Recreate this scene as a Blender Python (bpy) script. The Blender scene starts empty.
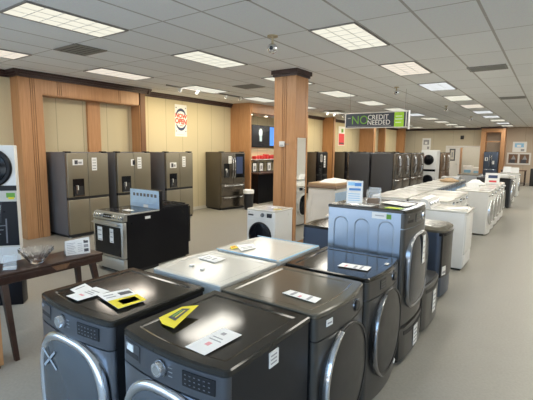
import bpy, bmesh, math, random
from mathutils import Vector, Matrix
random.seed(7)
PI = math.pi
SC = bpy.context.scene
COL = SC.collection
CEIL = 3.332

# ------------------------------------------------------------------ materials
def _n(nt, t, **kw):
    n = nt.nodes.new(t)
    for k, v in kw.items():
        if k in n.inputs: n.inputs[k].default_value = v
        else: setattr(n, k, v)
    return n

def mat(name, col, rough=0.5, metal=0.0, var=0.08, scale=12.0, bump=0.0, bscale=200.0, emit=0.0, spec=0.5, coat=0.0, stretch=None, rvar=0.06):
    """principled surface with a soft procedural noise in its colour and gloss"""
    m = bpy.data.materials.new(name); m.use_nodes = True
    nt = m.node_tree; b = nt.nodes['Principled BSDF']; L = nt.links
    tc = _n(nt, 'ShaderNodeTexCoord'); mp = _n(nt, 'ShaderNodeMapping')
    if stretch: mp.inputs['Scale'].default_value = stretch
    L.new(tc.outputs['Object'], mp.inputs['Vector'])
    nz = _n(nt, 'ShaderNodeTexNoise', Scale=scale, Detail=3.0)
    L.new(mp.outputs['Vector'], nz.inputs['Vector'])
    mx = _n(nt, 'ShaderNodeMix', data_type='RGBA')
    lo = [max(0, c * (1 - var)) for c in col]; hi = [min(1, c * (1 + var)) for c in col]
    mx.inputs[6].default_value = (*lo, 1); mx.inputs[7].default_value = (*hi, 1)
    L.new(nz.outputs['Fac'], mx.inputs['Factor'])
    L.new(mx.outputs[2], b.inputs['Base Color'])
    mr = _n(nt, 'ShaderNodeMapRange'); mr.inputs['To Min'].default_value = max(.02, rough - rvar); mr.inputs['To Max'].default_value = min(1, rough + rvar)
    L.new(nz.outputs['Fac'], mr.inputs['Value']); L.new(mr.outputs['Result'], b.inputs['Roughness'])
    b.inputs['Metallic'].default_value = metal
    b.inputs['Specular IOR Level'].default_value = spec
    b.inputs['Coat Weight'].default_value = coat
    b.inputs['Coat Roughness'].default_value = .05
    if emit:
        b.inputs['Emission Color'].default_value = (*col, 1); b.inputs['Emission Strength'].default_value = emit
    if bump:
        n2 = _n(nt, 'ShaderNodeTexNoise', Scale=bscale, Detail=2.0); L.new(mp.outputs['Vector'], n2.inputs['Vector'])
        bp = _n(nt, 'ShaderNodeBump', Strength=bump); bp.inputs['Distance'].default_value = .002
        L.new(n2.outputs['Fac'], bp.inputs['Height']); L.new(bp.outputs['Normal'], b.inputs['Normal'])
    return m

def lamp_mat(name, col, strength):
    m = bpy.data.materials.new(name); m.use_nodes = True; nt = m.node_tree
    for n in list(nt.nodes): nt.nodes.remove(n)
    o = _n(nt, 'ShaderNodeOutputMaterial'); e = _n(nt, 'ShaderNodeEmission', Strength=strength)
    tc = _n(nt, 'ShaderNodeTexCoord'); nz = _n(nt, 'ShaderNodeTexNoise', Scale=7.0)
    mx = _n(nt, 'ShaderNodeMix', data_type='RGBA'); mx.inputs[6].default_value = (*[c * .93 for c in col], 1); mx.inputs[7].default_value = (*col, 1)
    nt.links.new(tc.outputs['Object'], nz.inputs['Vector']); nt.links.new(nz.outputs['Fac'], mx.inputs['Factor'])
    nt.links.new(mx.outputs[2], e.inputs['Color']); nt.links.new(e.outputs[0], o.inputs[0])
    return m

def math_node(nt, op, a, b=None, c=None):
    n = nt.nodes.new('ShaderNodeMath'); n.operation = op
    for i, v in enumerate((a, b, c)):
        if v is None: continue
        if isinstance(v, (int, float)): n.inputs[i].default_value = v
        else: nt.links.new(v, n.inputs[i])
    return n.outputs[0]

def line_mask(nt, coord, period, offset, width):
    """1 on thin lines every period"""
    t = math_node(nt, 'SUBTRACT', coord, offset)
    t = math_node(nt, 'DIVIDE', t, period)
    t = math_node(nt, 'ADD', t, .5)
    t = math_node(nt, 'FRACT', t)
    t = math_node(nt, 'SUBTRACT', t, .5)
    t = math_node(nt, 'ABSOLUTE', t)
    return math_node(nt, 'LESS_THAN', t, width / period / 2)

def ceiling_mat():
    m = bpy.data.materials.new('ceiling_tiles'); m.use_nodes = True; nt = m.node_tree; L = nt.links
    b = nt.nodes['Principled BSDF']; g = _n(nt, 'ShaderNodeNewGeometry'); sp = _n(nt, 'ShaderNodeSeparateXYZ')
    L.new(g.outputs['Position'], sp.inputs[0])
    x, y = sp.outputs[0], sp.outputs[1]
    lx = line_mask(nt, x, .6225, -2.589, .030)  # long T-bar lines, drawn wide and dark with the tiles' sag shadow painted in
    ly = line_mask(nt, y, 1.219, 4.53, .018)
    ly2 = line_mask(nt, y, 1.219, 5.14, .010)
    # one tone per tile
    cx = math_node(nt, 'FLOOR', math_node(nt, 'DIVIDE', math_node(nt, 'SUBTRACT', x, -2.589), .6225))
    cy = math_node(nt, 'FLOOR', math_node(nt, 'DIVIDE', math_node(nt, 'SUBTRACT', y, 4.53), 1.219))
    cb = _n(nt, 'ShaderNodeCombineXYZ'); L.new(cx, cb.inputs[0]); L.new(cy, cb.inputs[1])
    wn = _n(nt, 'ShaderNodeTexWhiteNoise'); L.new(cb.outputs[0], wn.inputs['Vector'])
    mx = _n(nt, 'ShaderNodeMix', data_type='RGBA'); mx.inputs[6].default_value = (.85, .875, .90, 1); mx.inputs[7].default_value = (.90, .925, .95, 1)
    L.new(wn.outputs['Value'], mx.inputs['Factor'])
    nz = _n(nt, 'ShaderNodeTexNoise', Scale=60.0); L.new(g.outputs['Position'], nz.inputs['Vector'])
    m2 = _n(nt, 'ShaderNodeMix', data_type='RGBA', blend_type='MULTIPLY'); m2.inputs['Factor'].default_value = .18
    L.new(mx.outputs[2], m2.inputs[6]); L.new(nz.outputs['Color'], m2.inputs[7])
    grid = math_node(nt, 'MAXIMUM', lx, ly)
    m3 = _n(nt, 'ShaderNodeMix', data_type='RGBA'); L.new(grid, m3.inputs['Factor']); L.new(m2.outputs[2], m3.inputs[6]); m3.inputs[7].default_value = (.46, .45, .44, 1)
    m4 = _n(nt, 'ShaderNodeMix', data_type='RGBA'); L.new(math_node(nt, 'MULTIPLY', ly2, .45), m4.inputs['Factor']); L.new(m3.outputs[2], m4.inputs[6]); m4.inputs[7].default_value = (.80, .79, .77, 1)
    L.new(m4.outputs[2], b.inputs['Base Color']); b.inputs['Roughness'].default_value = .85
    b.inputs['Specular IOR Level'].default_value = .2
    return m

def floor_mat():
    m = bpy.data.materials.new('vinyl_floor'); m.use_nodes = True; nt = m.node_tree; L = nt.links
    b = nt.nodes['Principled BSDF']; g = _n(nt, 'ShaderNodeNewGeometry'); sp = _n(nt, 'ShaderNodeSeparateXYZ'); L.new(g.outputs['Position'], sp.inputs[0])
    n1 = _n(nt, 'ShaderNodeTexNoise', Scale=3.0, Detail=4.0); n2 = _n(nt, 'ShaderNodeTexNoise', Scale=45.0, Detail=3.0); v = _n(nt, 'ShaderNodeTexVoronoi', Scale=16.0)
    for n in (n1, n2, v): L.new(g.outputs['Position'], n.inputs['Vector'])
    r1 = _n(nt, 'ShaderNodeMix', data_type='RGBA'); r1.inputs[6].default_value = (.255, .242, .208, 1); r1.inputs[7].default_value = (.315, .30, .262, 1); L.new(n1.outputs['Fac'], r1.inputs['Factor'])
    r2 = _n(nt, 'ShaderNodeMix', data_type='RGBA', blend_type='OVERLAY'); r2.inputs['Factor'].default_value = .16; L.new(r1.outputs[2], r2.inputs[6]); L.new(n2.outputs['Fac'], r2.inputs[7])
    dots = math_node(nt, 'LESS_THAN', v.outputs['Distance'], .07)
    r3 = _n(nt, 'ShaderNodeMix', data_type='RGBA'); L.new(math_node(nt, 'MULTIPLY', dots, .25), r3.inputs['Factor']); L.new(r2.outputs[2], r3.inputs[6]); r3.inputs[7].default_value = (.20, .19, .18, 1)
    seams = math_node(nt, 'MAXIMUM', line_mask(nt, sp.outputs[0], .305, 0, .004), line_mask(nt, sp.outputs[1], .305, 0, .004))
    r4 = _n(nt, 'ShaderNodeMix', data_type='RGBA'); L.new(math_node(nt, 'MULTIPLY', seams, .22), r4.inputs['Factor']); L.new(r3.outputs[2], r4.inputs[6]); r4.inputs[7].default_value = (.25, .24, .22, 1)
    L.new(r4.outputs[2], b.inputs['Base Color'])
    mr = _n(nt, 'ShaderNodeMapRange'); mr.inputs['To Min'].default_value = .34; mr.inputs['To Max'].default_value = .5; L.new(n1.outputs['Fac'], mr.inputs['Value']); L.new(mr.outputs['Result'], b.inputs['Roughness'])
    return m

def wall_mat(name, col, seam_axis=1, period=.61, offset=7.69):
    m = bpy.data.materials.new(name); m.use_nodes = True; nt = m.node_tree; L = nt.links
    b = nt.nodes['Principled BSDF']; g = _n(nt, 'ShaderNodeNewGeometry'); sp = _n(nt, 'ShaderNodeSeparateXYZ'); L.new(g.outputs['Position'], sp.inputs[0])
    mp = _n(nt, 'ShaderNodeMapping'); mp.inputs['Scale'].default_value = (40, 40, 140); L.new(g.outputs['Position'], mp.inputs['Vector'])
    nz = _n(nt, 'ShaderNodeTexNoise', Scale=1.0, Detail=3.0); L.new(mp.outputs[0], nz.inputs['Vector'])
    mx = _n(nt, 'ShaderNodeMix', data_type='RGBA'); mx.inputs[6].default_value = (*[c * .88 for c in col], 1); mx.inputs[7].default_value = (*[min(1, c * 1.1) for c in col], 1); L.new(nz.outputs['Fac'], mx.inputs['Factor'])
    s = line_mask(nt, sp.outputs[seam_axis], period, offset, .014)
    m2 = _n(nt, 'ShaderNodeMix', data_type='RGBA'); L.new(math_node(nt, 'MULTIPLY', s, .55), m2.inputs['Factor']); L.new(mx.outputs[2], m2.inputs[6]); m2.inputs[7].default_value = (*[c * .35 for c in col], 1)
    L.new(m2.outputs[2], b.inputs['Base Color']); b.inputs['Roughness'].default_value = .75; b.inputs['Specular IOR Level'].default_value = .25
    return m

def wood_mat(name, c1, c2, rough=.42, scale=(12, 12, .6)):
    m = bpy.data.materials.new(name); m.use_nodes = True; nt = m.node_tree; L = nt.links
    b = nt.nodes['Principled BSDF']; tc = _n(nt, 'ShaderNodeTexCoord'); mp = _n(nt, 'ShaderNodeMapping'); mp.inputs['Scale'].default_value = scale; L.new(tc.outputs['Object'], mp.inputs['Vector'])
    nz = _n(nt, 'ShaderNodeTexNoise', Scale=3.0, Detail=6.0, Roughness=.6, Distortion=.6); L.new(mp.outputs[0], nz.inputs['Vector'])
    cr = _n(nt, 'ShaderNodeValToRGB'); cr.color_ramp.elements[0].position = .3; cr.color_ramp.elements[0].color = (*c1, 1); cr.color_ramp.elements[1].position = .72; cr.color_ramp.elements[1].color = (*c2, 1)
    L.new(nz.outputs['Fac'], cr.inputs[0]); L.new(cr.outputs[0], b.inputs['Base Color']); b.inputs['Roughness'].default_value = rough
    return m

M = {}
M['ceiling'] = ceiling_mat(); M['floor'] = floor_mat()
M['wall'] = wall_mat('woven_wall_vinyl', (.60, .525, .35))
M['wall_back'] = wall_mat('back_wall_vinyl', (.55, .49, .37), 0, 1.22, -3.0)
M['wall_pink'] = wall_mat('rear_wall_paint', (.50, .41, .32), 0, 2.44, 1.0)
M['plain'] = mat('plain_wall_paint', (.60, .57, .50), .8)
M['oak'] = wood_mat('oak_panel', (.42, .205, .09), (.55, .295, .135))
M['oak_groove'] = mat('oak_groove', (.16, .075, .035), .6)
M['crown'] = wood_mat('dark_crown_wood', (.030, .014, .012), (.06, .028, .024), .4)
M['walnut'] = wood_mat('dark_table_wood', (.022, .009, .006), (.045, .018, .011), .38, (2, 9, 9))
M['walnut_light'] = wood_mat('worn_table_wood', (.13, .065, .035), (.2, .11, .06), .4)
M['graphite'] = mat('graphite_steel_paint', (.10, .106, .118), .30, .6, .06, 8)
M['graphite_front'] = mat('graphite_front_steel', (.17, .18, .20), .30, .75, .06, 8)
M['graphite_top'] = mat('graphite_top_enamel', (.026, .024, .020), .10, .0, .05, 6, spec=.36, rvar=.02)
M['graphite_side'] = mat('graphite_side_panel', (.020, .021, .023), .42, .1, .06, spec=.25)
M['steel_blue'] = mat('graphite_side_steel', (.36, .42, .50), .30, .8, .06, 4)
M['pewter'] = mat('pewter_steel_front', (.085, .082, .076), .32, .5, .05, 5)
M['pewter_top'] = mat('pewter_top_enamel', (.105, .096, .074), .14, .05, .05, 6, spec=.40, rvar=.02)
M['chrome'] = mat('chrome_trim', (.72, .74, .77), .16, 1.0, .03)
M['dark_chrome'] = mat('smoked_chrome', (.30, .31, .33), .18, .95, .04)
M['satin'] = mat('satin_steel', (.50, .50, .49), .3, .9, .05, 20, stretch=(1, 1, 30))
M['black_glass'] = mat('black_glass', (.007, .008, .010), .09, .0, .05, spec=.25)
M['door_glass'] = mat('tinted_door_glass', (.022, .026, .034), .10, 0, .1, spec=.32)
M['door_dark'] = mat('dark_door_skin', (.030, .029, .028), .34, .2, .05)
M['charcoal_side'] = mat('charcoal_cabinet_side', (.055, .055, .06), .5, .15, .05)
M['front_glass'] = mat('washer_door_glass', (.13, .145, .16), .10, .55, .25, 3.0)
M['display'] = mat('display_glass', (.008, .009, .012), .12)
M['print_gray'] = mat('gray_print', (.35, .36, .38), .5)
M['black'] = mat('black_enamel', (.006, .006, .008), .30, spec=.22)
M['black_matte'] = mat('black_plastic', (.014, .014, .015), .55)
M['rubber'] = mat('black_rubber', (.02, .02, .02), .8)
M['white'] = mat('white_enamel', (.72, .72, .70), .30, 0, .02)
M['white_top'] = mat('white_top_enamel', (.60, .585, .53), .15, 0, .015, rvar=.01)
M['white_plastic'] = mat('white_plastic', (.74, .74, .72), .4, 0, .02)
M['paper'] = mat('white_paper', (.82, .82, .80), .7, 0, .03)
M['yellow'] = mat('yellow_card', (.80, .66, .02), .6, 0, .04)
M['red_ink'] = mat('red_ink', (.70, .07, .08), .6)
M['pink_ink'] = mat('faded_red_ink', (.72, .30, .32), .6)
M['blue_ink'] = mat('blue_ink', (.10, .28, .62), .6)
M['navy_ink'] = mat('navy_ink', (.03, .05, .13), .6)
M['orange_ink'] = mat('orange_ink', (.62, .06, .02), .6)
M['dark_ink'] = mat('dark_ink', (.06, .06, .07), .6)
M['gray_ink'] = mat('gray_ink', (.32, .32, .33), .6)
M['green_ink'] = mat('green_ink', (.14, .34, .04), .6)
M['lime'] = mat('lime_sign_vinyl', (.36, .66, .04), .45, 0, .25, 9)
M['sign_dark'] = mat('dark_sign_vinyl', (.035, .045, .065), .4, 0, .25, 6)
M['taupe'] = mat('taupe_stainless', (.27, .24, .178), .36, .7, .05, 4, stretch=(1, 1, 12))
M['slate_side'] = mat('slate_cabinet_side', (.15, .15, .16), .5, .2, .05)
M['brown_side'] = mat('bronze_cabinet_side', (.095, .08, .058), .5, .2, .05)
M['navy_side'] = mat('dark_navy_panel', (.07, .09, .13), .34, .6, .06)
M['dark_stainless'] = mat('dark_stainless', (.16, .14, .115), .24, .9, .06, 6)
M['copper'] = mat('bronze_stainless', (.26, .18, .12), .3, .85, .08)
M['film'] = mat('blue_protective_film', (.30, .56, .80), .25, .1, .1)
M['reflection_pale'] = mat('pale_reflection_streak', (.42, .46, .50), .35)  # pale tone for the reflection modelled on a washer door
M['galv'] = mat('galvanised_back_panel', (.50, .68, .90), .32, .35, .12, 9)
M['cardboard'] = mat('cardboard', (.42, .29, .17), .85, 0, .18, 6, bump=.3)
M['cardboard_dark'] = mat('dark_cardboard', (.24, .17, .12), .85, 0, .2, 8)
M['frame_gray'] = mat('light_fixture_frame', (.22, .21, .20), .5)
M['vent'] = mat('vent_metal', (.22, .22, .21), .5, .3)
M['vent_dark'] = mat('vent_shadow', (.03, .03, .03), .8)
M['tan_mount'] = mat('tan_ceiling_mount', (.46, .38, .24), .5)
M['mirror'] = mat('mirror_silver', (.86, .86, .84), .03, 1.0, .01, rvar=.01)
M['pink_label'] = mat('lilac_label', (.62, .55, .68), .6)
M['red_plastic'] = mat('red_plastic', (.55, .03, .03), .4)
M['white_frame'] = mat('white_frame_paint', (.72, .70, .66), .5)
M['tv_screen'] = mat('tv_screen_glass', (.02, .022, .03), .12)
M['tv_blue'] = mat('tv_picture_blue', (.06, .20, .60), .4, emit=.9)
M['tv_pale'] = mat('tv_picture_pale', (.34, .42, .44), .4, emit=.5)
M['paving'] = mat('outside_paving', (.42, .42, .41), .9)
M['pale_wall'] = mat('pale_painted_wall', (.78, .77, .74), .8)
M['far_building'] = mat('far_building_wall', (.30, .27, .24), .8)
M['mullion'] = mat('aluminium_mullion', (.25, .24, .23), .4, .8)
gl = bpy.data.materials.new('cut_glass'); gl.use_nodes = True
_b = gl.node_tree.nodes['Principled BSDF']; _b.inputs['Transmission Weight'].default_value = 1; _b.inputs['Roughness'].default_value = .02; _b.inputs['IOR'].default_value = 1.5; _b.inputs['Base Color'].default_value = (.95, .97, 1, 1)
_t = _n(gl.node_tree, 'ShaderNodeTexNoise', Scale=30.0); _bp = _n(gl.node_tree, 'ShaderNodeBump', Strength=.15); gl.node_tree.links.new(_t.outputs['Fac'], _bp.inputs['Height']); gl.node_tree.links.new(_bp.outputs[0], _b.inputs['Normal'])
M['glass'] = gl
ac = bpy.data.materials.new('clear_acrylic'); ac.use_nodes = True
_b = ac.node_tree.nodes['Principled BSDF']; _b.inputs['Roughness'].default_value = .08; _b.inputs['Base Color'].default_value = (.80, .84, .86, 1); _b.inputs['Alpha'].default_value = .28
M['acrylic'] = ac
EM = .70
LAMP = {'day': lamp_mat('diffuser_neutral', (1.0, .97, .82), EM), 'warm': lamp_mat('diffuser_warm', (1.0, .90, .76), EM), 'cool': lamp_mat('diffuser_cool', (.95, .985, 1.0), EM),
        'spot': lamp_mat('spot_lens', (1.0, .88, .66), 14.0)}

# ------------------------------------------------------------------ mesh builder
class MB:
    def __init__(s): s.v = []; s.f = []; s.m = []; s.mats = []; s.T = Matrix()
    def mi(s, m):
        if m not in s.mats: s.mats.append(m)
        return s.mats.index(m)
    def add(s, vs, fs, m):
        b = len(s.v); k = s.mi(m)
        s.v += [s.T @ Vector(v) for v in vs]
        for f in fs: s.f.append([b + i for i in f]); s.m.append(k)
        return s
    def box(s, x0, y0, z0, x1, y1, z1, m):
        vs = [(x, y, z) for z in (z0, z1) for x, y in ((x0, y0), (x1, y0), (x1, y1), (x0, y1))]
        return s.add(vs, [(3, 2, 1, 0), (4, 5, 6, 7), (0, 1, 5, 4), (1, 2, 6, 5), (2, 3, 7, 6), (3, 0, 4, 7)], m)
    def rbox(s, x0, y0, z0, x1, y1, z1, r, m, seg=2):
        bm = bmesh.new(); bmesh.ops.create_cube(bm, size=1)
        for v in bm.verts: v.co = Vector(((x0 + x1) / 2 + v.co.x * (x1 - x0), (y0 + y1) / 2 + v.co.y * (y1 - y0), (z0 + z1) / 2 + v.co.z * (z1 - z0)))
        bmesh.ops.bevel(bm, geom=bm.edges[:], offset=r, segments=seg, profile=.5, affect='EDGES')
        bm.verts.index_update(); s.add([v.co.copy() for v in bm.verts], [[v.index for v in f.verts] for f in bm.faces], m); bm.free(); return s
    def prism(s, poly, z0, z1, m):
        """ccw polygon in x,y extruded in z"""
        n = len(poly); vs = [(x, y, z0) for x, y in poly] + [(x, y, z1) for x, y in poly]
        fs = [list(range(n))[::-1], list(range(n, 2 * n))] + [(i, (i + 1) % n, n + (i + 1) % n, n + i) for i in range(n)]
        return s.add(vs, fs, m)
    def loft(s, loops, m, cap0=True, cap1=True, closed=True):
        n = len(loops[0]); vs = [p for l in loops for p in l]; fs = []
        for k in range(len(loops) - 1):
            for i in range(n if closed else n - 1):
                j = (i + 1) % n; fs.append((k * n + i, k * n + j, (k + 1) * n + j, (k + 1) * n + i))
        if cap0 and closed: fs.append(list(range(n))[::-1])
        if cap1 and closed: fs.append([(len(loops) - 1) * n + i for i in range(n)])
        return s.add(vs, fs, m)
    def cyl(s, p0, p1, r0, r1, m, n=16, cap=True):
        p0, p1 = Vector(p0), Vector(p1); a = (p1 - p0).normalized(); q = a.to_track_quat('Z', 'Y').to_matrix()
        c = [(math.cos(2 * PI * i / n), math.sin(2 * PI * i / n)) for i in range(n)]
        return s.loft([[p0 + q @ Vector((r0 * u, r0 * v, 0)) for u, v in c], [p1 + q @ Vector((r1 * u, r1 * v, 0)) for u, v in c]], m, cap, cap)
    def lathe(s, prof, m, n=20, c=(0, 0, 0), cap=True):
        return s.loft([[(c[0] + r * math.cos(2 * PI * i / n), c[1] + r * math.sin(2 * PI * i / n), c[2] + z) for i in range(n)] for r, z in prof], m, cap, cap)
    def tube(s, pts, r, m, n=8):
        pts = [Vector(p) for p in pts]; loops = []
        for i, p in enumerate(pts):
            d = (pts[min(i + 1, len(pts) - 1)] - pts[max(i - 1, 0)]).normalized(); q = d.to_track_quat('Z', 'Y').to_matrix()
            loops.append([p + q @ Vector((r * math.cos(2 * PI * k / n), r * math.sin(2 * PI * k / n), 0)) for k in range(n)])
        return s.loft(loops, m)
    def build(s, name, parent=None, smooth=35):
        me = bpy.data.meshes.new(name); me.from_pydata([tuple(v) for v in s.v], [], s.f)
        for m in s.mats: me.materials.append(m)
        me.polygons.foreach_set('material_index', s.m)
        bm = bmesh.new(); bm.from_mesh(me); bmesh.ops.recalc_face_normals(bm, faces=bm.faces[:])
        for e in bm.edges:
            if len(e.link_faces) == 2: e.smooth = e.calc_face_angle(0) < math.radians(smooth)
        for f in bm.faces: f.smooth = True
        bm.to_mesh(me); bm.free(); me.update()
        o = bpy.data.objects.new(name, me); COL.objects.link(o)
        if parent: o.parent = parent
        return o

def tag(o, label=None, cat=None, group=None, kind=None):
    if label: o['label'] = label
    if cat: o['category'] = cat
    if group: o['group'] = group
    if kind: o['kind'] = kind
    return o

def empty(name, label=None, cat=None, loc=(0, 0, 0), rz=0, group=None):
    o = bpy.data.objects.new(name, None); COL.objects.link(o); o.location = loc; o.rotation_euler = (0, 0, rz); o.empty_display_size = .1
    return tag(o, label, cat, group)

def dup(root, loc, rz, label, group=None, keep=None):
    """copy of a thing with copies of its parts and sub-parts; keep(child) filters parts"""
    r = root.copy(); COL.objects.link(r); r.location = loc; r.rotation_euler = (0, 0, rz); r['label'] = label
    if group: r['group'] = group
    for ch in list(root.children):
        if keep and not keep(ch.name): continue
        c = ch.copy(); COL.objects.link(c); c.parent = r
        for g in list(ch.children):
            d = g.copy(); COL.objects.link(d); d.parent = c
    return r

def struct(name, mb):
    return tag(mb.build(name), kind='structure')

def text(s, size, m, loc, rot, parent, name, thick=.001, sx=1.0, bold=0.0):
    cu = bpy.data.curves.new(name, 'FONT'); cu.body = s; cu.size = size; cu.align_x = 'CENTER'; cu.align_y = 'CENTER'; cu.extrude = thick; cu.offset = bold
    t = bpy.data.objects.new(name, cu); COL.objects.link(t)
    me = bpy.data.meshes.new_from_object(t.evaluated_get(bpy.context.evaluated_depsgraph_get()))
    bpy.data.objects.remove(t)
    me.materials.clear(); me.materials.append(m)
    o = bpy.data.objects.new(name, me); COL.objects.link(o); o.location = loc; o.rotation_euler = rot; o.scale = (sx, 1, 1)
    o.parent = parent; return o

# ------------------------------------------------------------------ shapes shared by the machines
def front_path(w, d, bow, off=0.0, r=.035, n=12):
    """bowed front edge with rounded corners, from the -x side to the +x side"""
    hw, hd = w / 2, d / 2; x1 = hw - r
    f = lambda x: -hd - bow * (1 - (x / hw) ** 2) - off
    yc = f(x1) + r; pts = []
    for i in range(5): t = PI + PI / 2 * i / 5; pts.append((-x1 + r * math.cos(t), yc + r * math.sin(t)))
    for i in range(n + 1): x = -x1 + 2 * x1 * i / n; pts.append((x, f(x)))
    for i in range(1, 6): t = 1.5 * PI + PI / 2 * i / 5; pts.append((x1 + r * math.cos(t), yc + r * math.sin(t)))
    return pts

def bowed(w, d, bow, inset=0.0, n=12, r=.035):
    """plan outline, front (towards -y) bowed, ccw"""
    p = front_path(w - 2 * inset, d - 2 * inset, bow, 0, max(.012, r - inset * .5), n)
    return p + [(w / 2 - inset, d / 2 - inset), (-w / 2 + inset, d / 2 - inset)]

def se_loop(a, b, n, y, zc, xc=0, N=40, t0=0, t1=2 * PI, closed=True):
    out = []
    for i in range(N if closed else N + 1):
        t = t0 + (t1 - t0) * i / N; c, s = math.cos(t), math.sin(t)
        out.append((xc + a * abs(c) ** (2 / n) * (1 if c >= 0 else -1), y, zc + b * abs(s) ** (2 / n) * (1 if s >= 0 else -1)))
    return out

def quad_on(mb, x0, z0, x1, z1, yf, m, t=.0015, w=None, bow=0):
    """thin raised patch on a bowed front"""
    n = 4; hw = (w or 1) / 2
    f = lambda x: yf - bow * (1 - (x / hw) ** 2)
    loops = []
    for i in range(n + 1):
        x = x0 + (x1 - x0) * i / n; y = f(x)
        loops.append([(x, y + .002, z0), (x, y - t, z0), (x, y - t, z1), (x, y + .002, z1)])
    return mb.loft(loops, m)

def front_loader(label, loc, rz, w=.686, d=.672, h=.99, bow=.035, body='graphite_front', side='graphite_side', top='graphite_top', ring='chrome', glass='door_glass',
                 door=(.29, .285, 2.6), door_z=.50, ring_w=.17, handle=None, panel_h=.155, drawer=True, knob_x=-.10, disp=(.03, .20), sticker=None, group=None, name='washing_machine', cat='washing machine', arch=False, feet=True, z0=.03, side_tag=None, door_tag=None, panel_tag=None, knob='chrome', panel=None, door_x=0.0, dots='print_gray', knob_d=1.0, embossed=True, knob_r=.036):
    root = empty(name, label, cat, loc, rz, group)
    hw, hd = w / 2, d / 2
    f = lambda x: -hd - bow * (1 - (x / hw) ** 2)
    # cabinet
    c = MB(); pl = bowed(w, d, bow, .004)
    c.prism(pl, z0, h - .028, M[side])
    if arch:   # pressed arches on both side panels
        for sx in (-1, 1):
            for cy in (-.20, 0.02, .22):
                pts = [(sx * (hw - .003), cy - .065, .25 * h)] + [(sx * (hw - .003), cy - .065 * math.cos(PI * k / 10), .83 * h + .065 * math.sin(PI * k / 10)) for k in range(11)] + [(sx * (hw - .003), cy + .065, .25 * h)]
                c.tube(pts, .006, M[side], 6)
    c.box(-hw + .02, hd - .006, .08, hw - .02, hd + .004, h - .09, M['galv'])
    c.build('cabinet', root)
    # front skin
    fo_ = front_path(w - .002, d, bow, .005); fi_ = front_path(w - .022, d - .02, bow, .0)
    fr = MB(); fr.loft([[(q[0], q[1], z0 + .005), (p[0], p[1], z0 + .005), (p[0], p[1], h - panel_h - .010), (q[0], q[1], h - panel_h - .010)] for p, q in zip(fo_, fi_)], M[body]); fr.build('front_panel', root)
    # control panel
    cp = MB(); cp.loft([[(q[0], q[1], h - panel_h), (p[0], p[1] - .001, h - panel_h), (p[0], p[1] + .003, h - .033), (q[0], q[1], h - .026)] for p, q in zip(fo_, fi_)], M[panel or ('graphite' if body == 'graphite_front' else body)]); cpo = cp.build('control_panel', root)
    zc = h - panel_h * .55
    # top
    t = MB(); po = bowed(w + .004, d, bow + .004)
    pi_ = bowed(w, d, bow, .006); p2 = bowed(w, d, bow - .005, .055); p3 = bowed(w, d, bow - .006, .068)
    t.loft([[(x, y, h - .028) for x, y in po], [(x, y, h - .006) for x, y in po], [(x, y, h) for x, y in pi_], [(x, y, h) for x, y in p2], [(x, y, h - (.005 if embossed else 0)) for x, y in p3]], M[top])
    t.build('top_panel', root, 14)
    if drawer:
        dr = MB(); quad_on(dr, -hw + .035, zc - .035, -hw + .17, zc + .045, -hd - .003, M['graphite' if body == 'graphite_front' else body], .004, w, bow)
        quad_on(dr, -hw + .045, zc - .028, -hw + .16, zc - .004, -hd - .006, M['black_matte'], .002, w, bow)
        dro = dr.build('detergent_drawer', root)
        bd = MB(); xx = -hw + .065; bd.cyl((xx, f(xx) - .009, zc + .028), (xx, f(xx) - .0105, zc + .028), .010, .010, M['print_gray'], 14); bd.build('badge', dro)
    kb = MB(); kx = knob_x * w / .686; ky = f(kx)
    kb.cyl((kx, ky, zc), (kx, ky - .012, zc), knob_r * 1.18, knob_r * 1.12, M['dark_chrome'], 24)
    kb.cyl((kx, ky - .012, zc), (kx, ky - .012 - .022 * knob_d, zc), knob_r, knob_r * .88, M[knob], 24)
    kb.cyl((kx, ky - .012 - .022 * knob_d, zc), (kx, ky - .014 - .022 * knob_d, zc), knob_r * .62, knob_r * .6, M['satin' if knob_d == 1 else 'door_dark'], 20)
    kb.build('control_knob', root)
    if disp:
        dp = MB(); quad_on(dp, disp[0] * w / .686, zc - .035, disp[1] * w / .686, zc + .035, -hd - .005, M['display'], .003, w, bow)
        for r in range(3):
            for k in range(6):
                x0 = (disp[0] + .012 + (disp[1] - disp[0] - .02) * k / 6) * w / .686
                quad_on(dp, x0, zc - .024 + r * .02, x0 + .009, zc - .020 + r * .02, -hd - .0075, M['slate_side'], .001, w, bow)
        dp.build('display', root)
    bt = MB()
    for k in (1,):
        x0 = kx + k * .062
        for r in range(3): quad_on(bt, x0 - .012, zc - .022 + r * .02, x0 + .012, zc - .019 + r * .02, -hd - .006, M['print_gray'], .0012, w, bow)
    bt.build('panel_print', root)
    # door
    a, b_, ex = door; yb = -hd - bow
    dm = MB(); q = 1 - ring_w
    dm.loft([se_loop(a * s, b_ * s, ex, yb + y, door_z, door_x) for s, y in ((1.0, .02), (1.0, -.010), (.985, -.020), (.95, -.027), (q + .04, -.028), (q, -.022), (q - .02, -.012))], M[ring], True, False)
    do = dm.build('door', root)
    g = MB(); g.loft([se_loop(a * s, b_ * s, ex if s > .6 else 2.2, yb + y, door_z, door_x) for s, y in ((q + .005, -.008), (q - .01, -.020), (q - .12, -.027), (q * .6, -.033), (q * .3, -.036), (.02, -.037))], M[glass], True, True)
    g.build('door_glass', do)
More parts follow.
